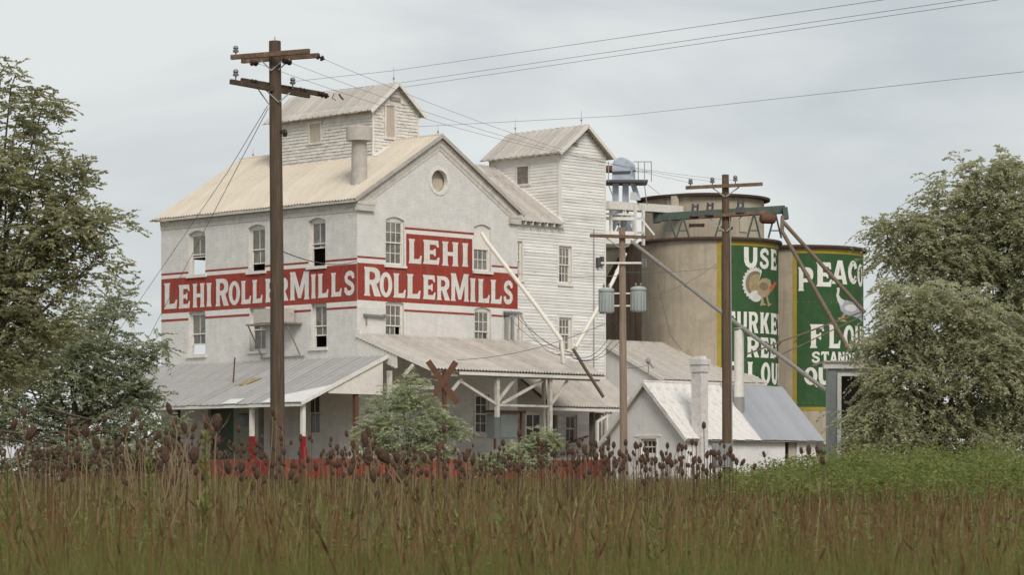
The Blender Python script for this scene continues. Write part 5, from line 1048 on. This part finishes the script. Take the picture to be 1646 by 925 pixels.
tree('shrub', 'silvery green shrub in front of the dock below the crossbuck', 'shrub', [(645, 640, 26), (660, 618, 18), (612, 662, 22), (680, 650, 26), (640, 690, 36), (598, 690, 22), (690, 682, 28), (665, 718, 30), (615, 722, 28), (580, 708, 16), (722, 700, 14), (690, 728, 24), (735, 688, 8)], 106, 650, lm_silver, bark, size=.11, dens=.62, seed=5, clus=.42, trunk_r=.09, limb_z=.2)
tree('shrub', 'small silvery sapling before the dark dock doorway', 'shrub', [(872, 708, 15), (858, 716, 14), (890, 712, 10), (840, 732, 16), (815, 738, 18), (862, 735, 18)], 108, 850, lm_silver, bark, size=.11, dens=1.1, seed=6, clus=.34, trunk_r=.04, limb_z=.2)
tree('shrub', 'low silvery bush under the canopy left of the doorway', 'shrub', [(800, 742, 14), (820, 728, 12), (780, 750, 14), (838, 745, 13)], 104, 810, lm_silver, bark, size=.11, dens=1.1, seed=16, clus=.34, trunk_r=.04, limb_z=.2)
tree('broadleaf_tree', 'tall pale olive tree at the right edge, behind the lower one', 'tree', [(1590, 275, 34), (1635, 265, 26), (1545, 300, 34), (1515, 345, 38), (1580, 345, 56), (1640, 330, 50), (1425, 365, 26), (1452, 372, 30), (1490, 390, 42), (1440, 408, 26), (1550, 405, 52), (1620, 410, 52), (1500, 440, 46), (1700, 360, 80), (1600, 470, 60), (1690, 480, 80)], 118, 1600, lm_elm, bark, size=.165, dens=.95, seed=8, clus=.85, droop=.6, spr=9, lv=17, trunk_r=.34)
tree('broadleaf_tree', 'broad drooping olive tree covering the peacock sign edge', 'tree', [(1458, 478, 34), (1440, 500, 28), (1490, 500, 44), (1545, 500, 46), (1600, 530, 50), (1436, 550, 34), (1450, 555, 50), (1520, 570, 56), (1590, 590, 60), (1640, 570, 50), (1412, 605, 26), (1422, 640, 36), (1460, 630, 52), (1530, 650, 56), (1600, 660, 58), (1392, 675, 28), (1430, 695, 42), (1500, 705, 46), (1570, 715, 46), (1640, 690, 50), (1390, 712, 26), (1660, 620, 60)], 104, 1500, lm_elm, bark, size=.15, dens=1.0, seed=9, clus=.78, droop=.7, spr=9, lv=17, trunk_r=.3)
tree('broadleaf_tree', 'tree far behind the left tree, faint top beside the mill end', 'tree', [(150, 560, 40), (70, 560, 50), (10, 540, 50), (220, 640, 40)], 175, 80, lm_grey, bark, size=.2, dens=.5, seed=19, clus=.9, trunk_r=.3)
tree('shrub', 'low grey green bushes along the left edge beneath the dead branches', 'shrub', [(70, 735, 26), (115, 738, 26), (160, 738, 26), (205, 742, 24), (245, 738, 22), (20, 752, 20), (280, 748, 18)], 90, 130, lm_grey, bark, size=.15, dens=.9, seed=26, clus=.45, trunk_r=.05, limb_z=.2)
# bare dead branches low on the left
db = thing('dead_branches', 'bare dead branches sticking out low at the left edge', 'branches', at(-20, 775, 92), 'W')
for pts in ([(-20, 690), (25, 697), (60, 702), (110, 700)], [(0, 705), (40, 712), (70, 730)], [(70, 655), (115, 668), (150, 676)], [(30, 700), (55, 722), (62, 745)], [(100, 690), (140, 695), (175, 692)]):
    obj('branch', MB().tube([at(x, y, 92) for x, y in pts], [.05, .045, .03, .012][:len(pts)], 5), bark, db)

# teasels: the large ones one by one
m_tz = mat('teasel_head_brown', (.105, .060, .040), .4, 90, .95, .8, 160); m_tb = mat('teasel_bristle', (.27, .19, .13), .2, 20, .9); m_ts = mat('dry_stalk', (.21, .15, .085), .25, 12, .9)
def tz_mesh(seed):
    rg = random.Random(seed); hd = MB().lathe((0, 0, 0), [(.004, -.036), (.013, -.030), (.019, -.014), (.0205, .004), (.018, .020), (.012, .032), (.004, .038)], 10)
    br = MB()
    for i in range(150):
        z = rg.uniform(-.033, .037); a = rg.uniform(0, 6.28); r = .0205*math.sqrt(max(.05, 1-(z/.0385)**2)); l_ = rg.uniform(.004, .009)
        d = Vector((math.cos(a), math.sin(a), .35+z*14)).normalized(); p = Vector((math.cos(a)*r, math.sin(a)*r, z)); s_ = Vector((-math.sin(a), math.cos(a), 0))*.0011
        br.add([p-s_, p+s_, p+d*l_], [(0, 1, 2)])
    for i in range(7):                 # long curved bracts
        a = i*.9+rg.uniform(-.3, .3); L = rg.uniform(.05, .085); c_, s2 = math.cos(a), math.sin(a); pts = [Vector((c_*x*L, s2*x*L, -.036+L*(x*.25+.75*x*x))) for x in (.05, .35, .7, 1)]
        br.tube(pts, [.0016, .0014, .001, .0005], 3)
    return hd.mesh('teasel_head', m_tz, True), br.mesh('teasel_bracts', m_tb)
TZ = [tz_mesh(i) for i in range(5)]
spots = [(38,665,14),(23,682,14),(50,697,20),(111,678,10),(121,695,14),(138,694,17),(215,670,20),(204,696,17),(272,658,19),(281,680,13),(296,688,16),(312,688,17),(333,683,18),(349,680,22),(326,700,13),(339,698,16),(253,702,19),(279,700,17),(269,713,19),(266,733,21),(155,713,20),(312,733,23),(189,713,13),(220,708,11),(230,710,12),(245,715,11),(77,729,14),(124,737,16),(159,747,13),(104,766,17),(200,775,15),(281,772,16),(347,730,16),(366,752,18),(389,752,16),(302,750,12),(316,757,15),(326,767,13),(376,719,10),(387,731,9),(468,712,9),(498,703,10),(439,663,11),(468,764,14),(441,672,9),(451,688,9),(592,695,15),(586,707,20),(568,716,15),(557,698,9),(520,726,9),(531,716,9),(542,720,11),(616,734,25),(591,735,21),(564,756,16),(600,766,18),(642,767,17),(653,778,11),(606,797,16),(581,820,17),(602,818,15),(638,736,13),(648,734,10),(666,724,10),(682,737,11),(748,736,14),(753,726,9),(760,740,12),(923,733,10),(939,724,12),(1091,718,10),(1079,746,12),(1115,740,10),(1125,741,9),(1228,731,11),(1288,725,11),(1300,724,15),(1313,723,10),(1322,741,14),(1194,744,11),(1213,751,11),(1363,728,9),(1004,740,9),(1012,738,9),(413,763,13),(425,774,11),(402,793,13),(438,820,12),(411,752,10)]
R2 = random.Random(5)
for i in range(130):
    x = R2.choice([R2.uniform(0, 400), R2.uniform(40, 380), R2.uniform(380, 800), R2.uniform(600, 1000), R2.uniform(960, 1130), R2.uniform(960, 1130)])
    y = R2.gauss(752, 12)-(14 if x < 360 else 0); s_ = R2.uniform(7, 11.5) if x > 390 or R2.random() < .5 else R2.uniform(11, 16)
    spots.append((x, min(790, max(700 if x < 400 else 728, y)), s_))
UNQ = {(616,734): 'largest nearest teasel head, dark against the silvery shrub', (349,680): 'fuzzy leaning teasel, rightmost of the tall cluster before the dark green door', (272,658): 'tallest teasel of the left cluster, standing against the porch roof edge', (215,670): 'big tall teasel in front of the lower grey green tree', (439,663): 'highest small teasel overlapping the tall dark pole', (939,724): 'teasel rising against the dock ramp below the clapboard wall', (1091,718): 'lone slanting teasel against the whitewashed gable right of its window', (50,697): 'big teasel near the left edge before the white truck', (38,665): 'highest teasel close to the left edge', (586,707): 'large teasel left of the silvery shrub, above its neighbours', (312,733): 'large round teasel low below the dark green door', (1300,724): 'middle and biggest of three teasels above the weeds by the shed end', (1228,731): 'single teasel against the white wall under the grey shed roof', (1322,741): 'teasel just right of and below the trio above the weeds', (581,820): 'lowest left blurred teasel deep in the grass', (602,818): 'lowest blurred teasel right beside its twin deep in the grass'}
for i, (x, y, hpx) in enumerate(spots):
    Y = min(46, F*.078/hpx); p = at(x, y, Y); g_ = gz(p.x, Y)
    if p.z-g_ < .35: continue
    t = thing('teasel', UNQ.get((x, y)) or 'dry teasel stalk with brown bristly head, one of the crowd above the grass', 'teasel', (p.x+R2.uniform(-.1, .1), Y, g_), 'W', 'dry teasels in the field'); b0 = Vector(t.location); ORG[t.name] = Vector((0, 0, 0))
    lean = Vector((R2.gauss(0, .3), R2.uniform(-.2, .2), 1)).normalized(); tipv = p-b0; sc_ = R2.uniform(1.0, 1.45) if i < 88 else R2.uniform(.75, 1.2)
    st_ = tipv-lean*.034*sc_
    obj('stem', MB().tube([Vector((0, 0, -.03)), Vector((st_.x*.35, st_.y*.35, st_.z*.55)), st_-lean*.12, st_], [.007, .006, .005, .004], 5), m_ts, t)
    hm_, bmh = TZ[i % 5]; o = bpy.data.objects.new('head', hm_); COL.objects.link(o); o.parent = t; o.location = tipv; o.rotation_euler = lean.to_track_quat('Z', 'Y').to_euler(); o.scale = (sc_*R2.uniform(.85, 1.05),)*2+(sc_,)
    o2 = bpy.data.objects.new('bracts', bmh); COL.objects.link(o2); o2.parent = o

# grasses: nobody could count them
def field(n, y0, y1, seed, spread=1.28, xr=None, pw=1.0):
    rg = np.random.default_rng(seed); Y = y0*(y1/y0)**(rg.random(n)**pw); lim = .1778*spread*Y
    X = rg.uniform(-1, 1, n)*lim if xr is None else (rg.uniform(xr[0], xr[1], n)-CX)/F*Y
    t = np.clip((Y-15)/85, 0, 1); Z = .45*t*t*(3-2*t)+.03*np.sin(X*.31+Y*.17)+.02*np.sin(X*.7-Y*.43)
    return rg, X, Y, Z
def blades(name, label, n, y0, y1, seed, h, hv, wd, mt, lean=.25, pw=1.0, spread=1.28, patch=None):
    rg, X, Y, Z = field(n, y0, y1, seed, spread, pw=pw)
    clump = np.sin(X*1.9+Y*.7)*np.sin(X*.6-Y*1.3)*.5+.5
    if patch is not None:
        k = rg.random(n) < patch(X, Y, clump); X, Y, Z, clump = X[k], Y[k], Z[k], clump[k]; n = len(X)
    low = np.sin(X*.55+1.3)*np.sin(Y*.31+X*.2); fine = np.sin(X*5.3+Y*1.1)*np.sin(Y*3.7-X*2.2); clump = np.clip(clump*.5+.25+.25*low+.22*fine, 0, 1); H = (h+.0022*np.clip(Y-10, 0, 60))*(1+hv*np.clip(rg.normal(0, .5, n), -1.6, .8))*(.74+.33*clump); az = rg.uniform(0, 2*np.pi, n); ln = np.abs(rg.normal(0, lean, n))*np.where(rg.random(n) < .15, 2.2, 1.)
    D = np.stack([np.cos(az), np.sin(az), np.zeros(n)], 1); W = np.stack([np.sin(az+rg.normal(0, .6, n)), np.cos(az), np.zeros(n)], 1)
    W = np.stack([np.ones(n)*.9, rg.normal(0, .5, n), np.zeros(n)], 1); W = unit(W)
    B = np.stack([X, Y, Z-.02], 1); ww = (wd*rg.uniform(.6, 1.4, n)*(1+Y/90))[:, None]
    rows = []
    for tt, wf in ((.0, 1.), (.55, .8), (1., .06)):
        c = B+np.array([0, 0, 1.])*(H*tt*(1-.25*ln*tt))[:, None]+D*(H*ln*tt**2)[:, None]
        rows += [c-W*ww*wf/2, c+W*ww*wf/2]
    V = np.stack(rows, 1).reshape(-1, 3); b0 = np.arange(n)[:, None]*6
    Fc = np.concatenate([b0+np.array([[0, 1, 3, 2]]), b0+np.array([[2, 3, 5, 4]])], 1).reshape(-1, 4)
    T = np.repeat(np.clip(rg.random(n)*.75+clump*.35-.05, 0, 1), 6)
    o = obj(name, np_mesh(name, V, Fc, mt, T), None); return tag(o, label, 'grass', kind='stuff')
def seedheads(name, label, n, y0, y1, seed, h, mt, pw=1.0, L=.16, r=.012, patch=None):
    rg, X, Y, Z = field(n, y0, y1, seed, pw=pw)
    if patch is not None:
        k = rg.random(n) < patch(X, Y, 0); X, Y, Z = X[k], Y[k], Z[k]; n = len(X)
    H = (h+.0024*np.clip(Y-10, 0, 60))*(1+.10*np.clip(rg.normal(0, 1, n), -2.5, 1.2)); az = rg.uniform(0, 6.28, n); ln = np.abs(rg.normal(0, .26, n))
    D = np.stack([np.cos(az)*ln, np.sin(az)*ln, np.ones(n)], 1); B = np.stack([X, Y, Z], 1); T0 = B+D*(H-L)[:, None]; LL = (L*rg.uniform(.6, 1.4, n))[:, None]; D2 = unit(D+rg.normal(0, .22, (n, 3)))
    rr = (r*rg.uniform(.6, 1.4, n)*(1+Y/120))[:, None]; ex = np.array([1., 0, 0]); ey = np.array([0, 1., 0]); sw = .0022*(1+Y/40)[:, None]
    V = np.stack([B-ex*sw, B+ex*sw, T0+ex*sw, T0-ex*sw, T0, T0+D2*LL*.4+ex*rr, T0+D2*LL, T0+D2*LL*.4-ex*rr, T0, T0+D2*LL*.35+ey*rr, T0+D2*LL*.95, T0+D2*LL*.45-ey*rr], 1).reshape(-1, 3)
    Fc = np.arange(12*n).reshape(-1, 4); T = np.repeat(rg.random(n), 12)
    o = obj(name, np_mesh(name, V, Fc, mt, T), None); return tag(o, label, 'grass', kind='stuff')
g_green = leaf_mat('grass_green', (.052, .085, .016), (.25, .225, .070), .42); g_dry = leaf_mat('grass_dry', (.115, .095, .036), (.29, .245, .11), .4); g_red = leaf_mat('seed_reddish', (.11, .062, .028), (.23, .135, .060), .35)
pxf = lambda X, Y: X/Y*F+CX
blades('tall_grass', 'tall green and olive grass filling the foreground field', 310000, 8.0, 72, 21, .82, .26, .0036, g_green, .55)
blades('dry_grass', 'dry tan grass stalks mixed through the foreground field', 36000, 8.0, 78, 22, .74, .26, .0028, g_dry, .5, patch=lambda X, Y, c: np.clip(.22+(Y-9)/22, .2, 1)*np.clip(1.25-(pxf(X, Y)-900)/1100, .45, 1)*(.4+.6*c))
seedheads('grass_seedheads', 'reddish brown grass seed heads over the foreground field', 8000, 8.5, 80, 23, .80, g_red, L=.075, r=.0042, patch=lambda X, Y, c: np.clip(.25+(Y-9)/22, .2, 1)*(.55+.45*np.sin(X*.8+Y*.21)))
seedheads('tall_stalks', 'scattered taller dry stalks rising above the field grass', 2000, 12, 60, 27, .95, g_dry, L=.09, r=.005)
seedheads('leaning_stalks', 'thin reddish stalks leaning among the field grass', 2500, 10, 45, 28, .90, g_red, L=.06, r=.004)
seedheads('seed_stalks', 'brown seed stalks standing before the green weeds', 1500, 17, 40, 29, .93, g_red, L=.09, r=.005, patch=lambda X, Y, c: np.clip((pxf(X, Y)-1050)/200, 0, 1))
blades('far_grass', 'rough grass between the field and the mill', 40000, 60, 122, 24, .60, .3, .012, g_dry, .3)
# small far teasels as one mass
rg, X, Y, Z = field(1150, 27, 60, 31); k = (X/Y*F+CX < 1180); X, Y, Z = X[k], Y[k], Z[k]; mb = MB()
for x, y, z in zip(X, Y, Z):
    hh_ = z+R2.gauss(1.26, .13)+(.10 if x/y*F+CX < 420 else 0); l_ = R2.uniform(-.05, .05); mb.tube([(x, y, z), (x+l_, y, hh_)], [.006, .004], 3); mb.lathe((x+l_, y, hh_), [(.004, -.005), (.020, .012), (.024, .034), (.018, .058), (.004, .074)], 7)
tag(obj('distant_teasels', mb, m_tz), 'mass of small distant teasel heads in front of the dock and house', 'teasels', kind='stuff')
# leafy green weeds to the right
rg, X, Y, Z = field(5200, 30, 64, 41, xr=(1130, 1800), pw=.75); px = X/Y*F+CX; edge = np.clip((px-1120)/230, .03, 1); k = rg.random(len(X)) < .12+edge; X, Y, Z, edge = X[k], Y[k], Z[k], edge[k]
Ps, Ds, Ss, Ts = [], [], [], []
for x, y, z, e in zip(X, Y, Z, edge):
    H = (.90+.42*e*(.75+.25*math.sin(x*1.7+y*.9))+(y-27)*.0035)*rg.uniform(.62, 1.12); n = 40; tt = rg.uniform(.5, 1, n)**.8; az = rg.uniform(0, 6.28, n); rad = rg.uniform(0, .16, n)*(1.15-tt*.6)
    Ps.append(np.stack([x+np.cos(az)*rad, y+np.sin(az)*rad, z+H*tt], 1)); Ds.append(unit(np.stack([np.cos(az), np.sin(az), rg.uniform(-.3, .9, n)], 1))); Ss.append(rg.uniform(.03, .075, n)); Ts.append(np.clip(.15+.7*rg.random()+rg.normal(0, .15, n), 0, 1))
V, Fc, T = leaves(np.concatenate(Ps), np.concatenate(Ds), np.concatenate(Ss), .5, np.concatenate(Ts), rg)
tag(obj('green_weeds', np_mesh('green_weeds', V, Fc, lm_weed, T), None), 'bank of fresh green leafy weeds across the right middle ground', 'weeds', kind='stuff')
rg, X, Y, Z = field(2600, 11, 50, 45); Ps, Ds, Ss, Ts = [], [], [], []
for x, y, z in zip(X, Y, Z):
    H = rg.uniform(.62, .95)+.002*(y-10); n = 22; tt = rg.uniform(.45, 1, n); az = rg.uniform(0, 6.28, n); rad = rg.uniform(0, .07, n)*(1.3-tt)
    Ps.append(np.stack([x+np.cos(az)*rad, y+np.sin(az)*rad, z+H*tt], 1)); Ds.append(unit(np.stack([np.cos(az), np.sin(az), rg.uniform(-.2, 1.2, n)], 1))); Ss.append(rg.uniform(.018, .045, n)); Ts.append(np.clip(.1+.6*rg.random()+rg.normal(0, .15, n), 0, 1))
V, Fc, T = leaves(np.concatenate(Ps), np.concatenate(Ds), np.concatenate(Ss), .36, np.concatenate(Ts), rg)
tag(obj('field_forbs', np_mesh('field_forbs', V, Fc, lm_weed, T), None), 'small green leafy plants scattered through the foreground grass', 'weeds', kind='stuff')
# a few tall green spikes among the teasels
for i, (x, y, w_) in enumerate(((330, 697, .09), (240, 738, .075), (12, 742, .06))):
    rg = np.random.default_rng(60+i); Yp = 15.5; tp = at(x, y, Yp); g_ = gz(tp.x, Yp); n = 170; tt = rg.random(n); az = rg.uniform(0, 6.28, n); hh_ = tp.z-g_
    P_ = np.stack([tp.x+np.cos(az)*.01, Yp+np.sin(az)*.01, g_+hh_*(.25+.75*tt)], 1); D_ = unit(np.stack([np.cos(az), np.sin(az), np.full(n, 1.3)], 1))
    V, Fc, T = leaves(P_, D_, w_*(1.25-tt*.85)*rg.uniform(.7, 1.2, n), .3, rg.uniform(.5, 1, n), rg)
    t = thing('green_spike_weed', ('tall yellow green weed spike among the teasels left of the tall pole', 'shorter yellow green weed spike between the left teasels', 'green weed spike at the far left edge of the field')[i], 'weed', (tp.x, Yp, g_), 'W', 'green weed spikes')
    obj('stem', MB().tube([Vector((tp.x, Yp, g_)), tp], [.006, .003], 5), lm_weed, t); obj('leaves', np_mesh('leaves', V, Fc, lm_weed, T), None, t)
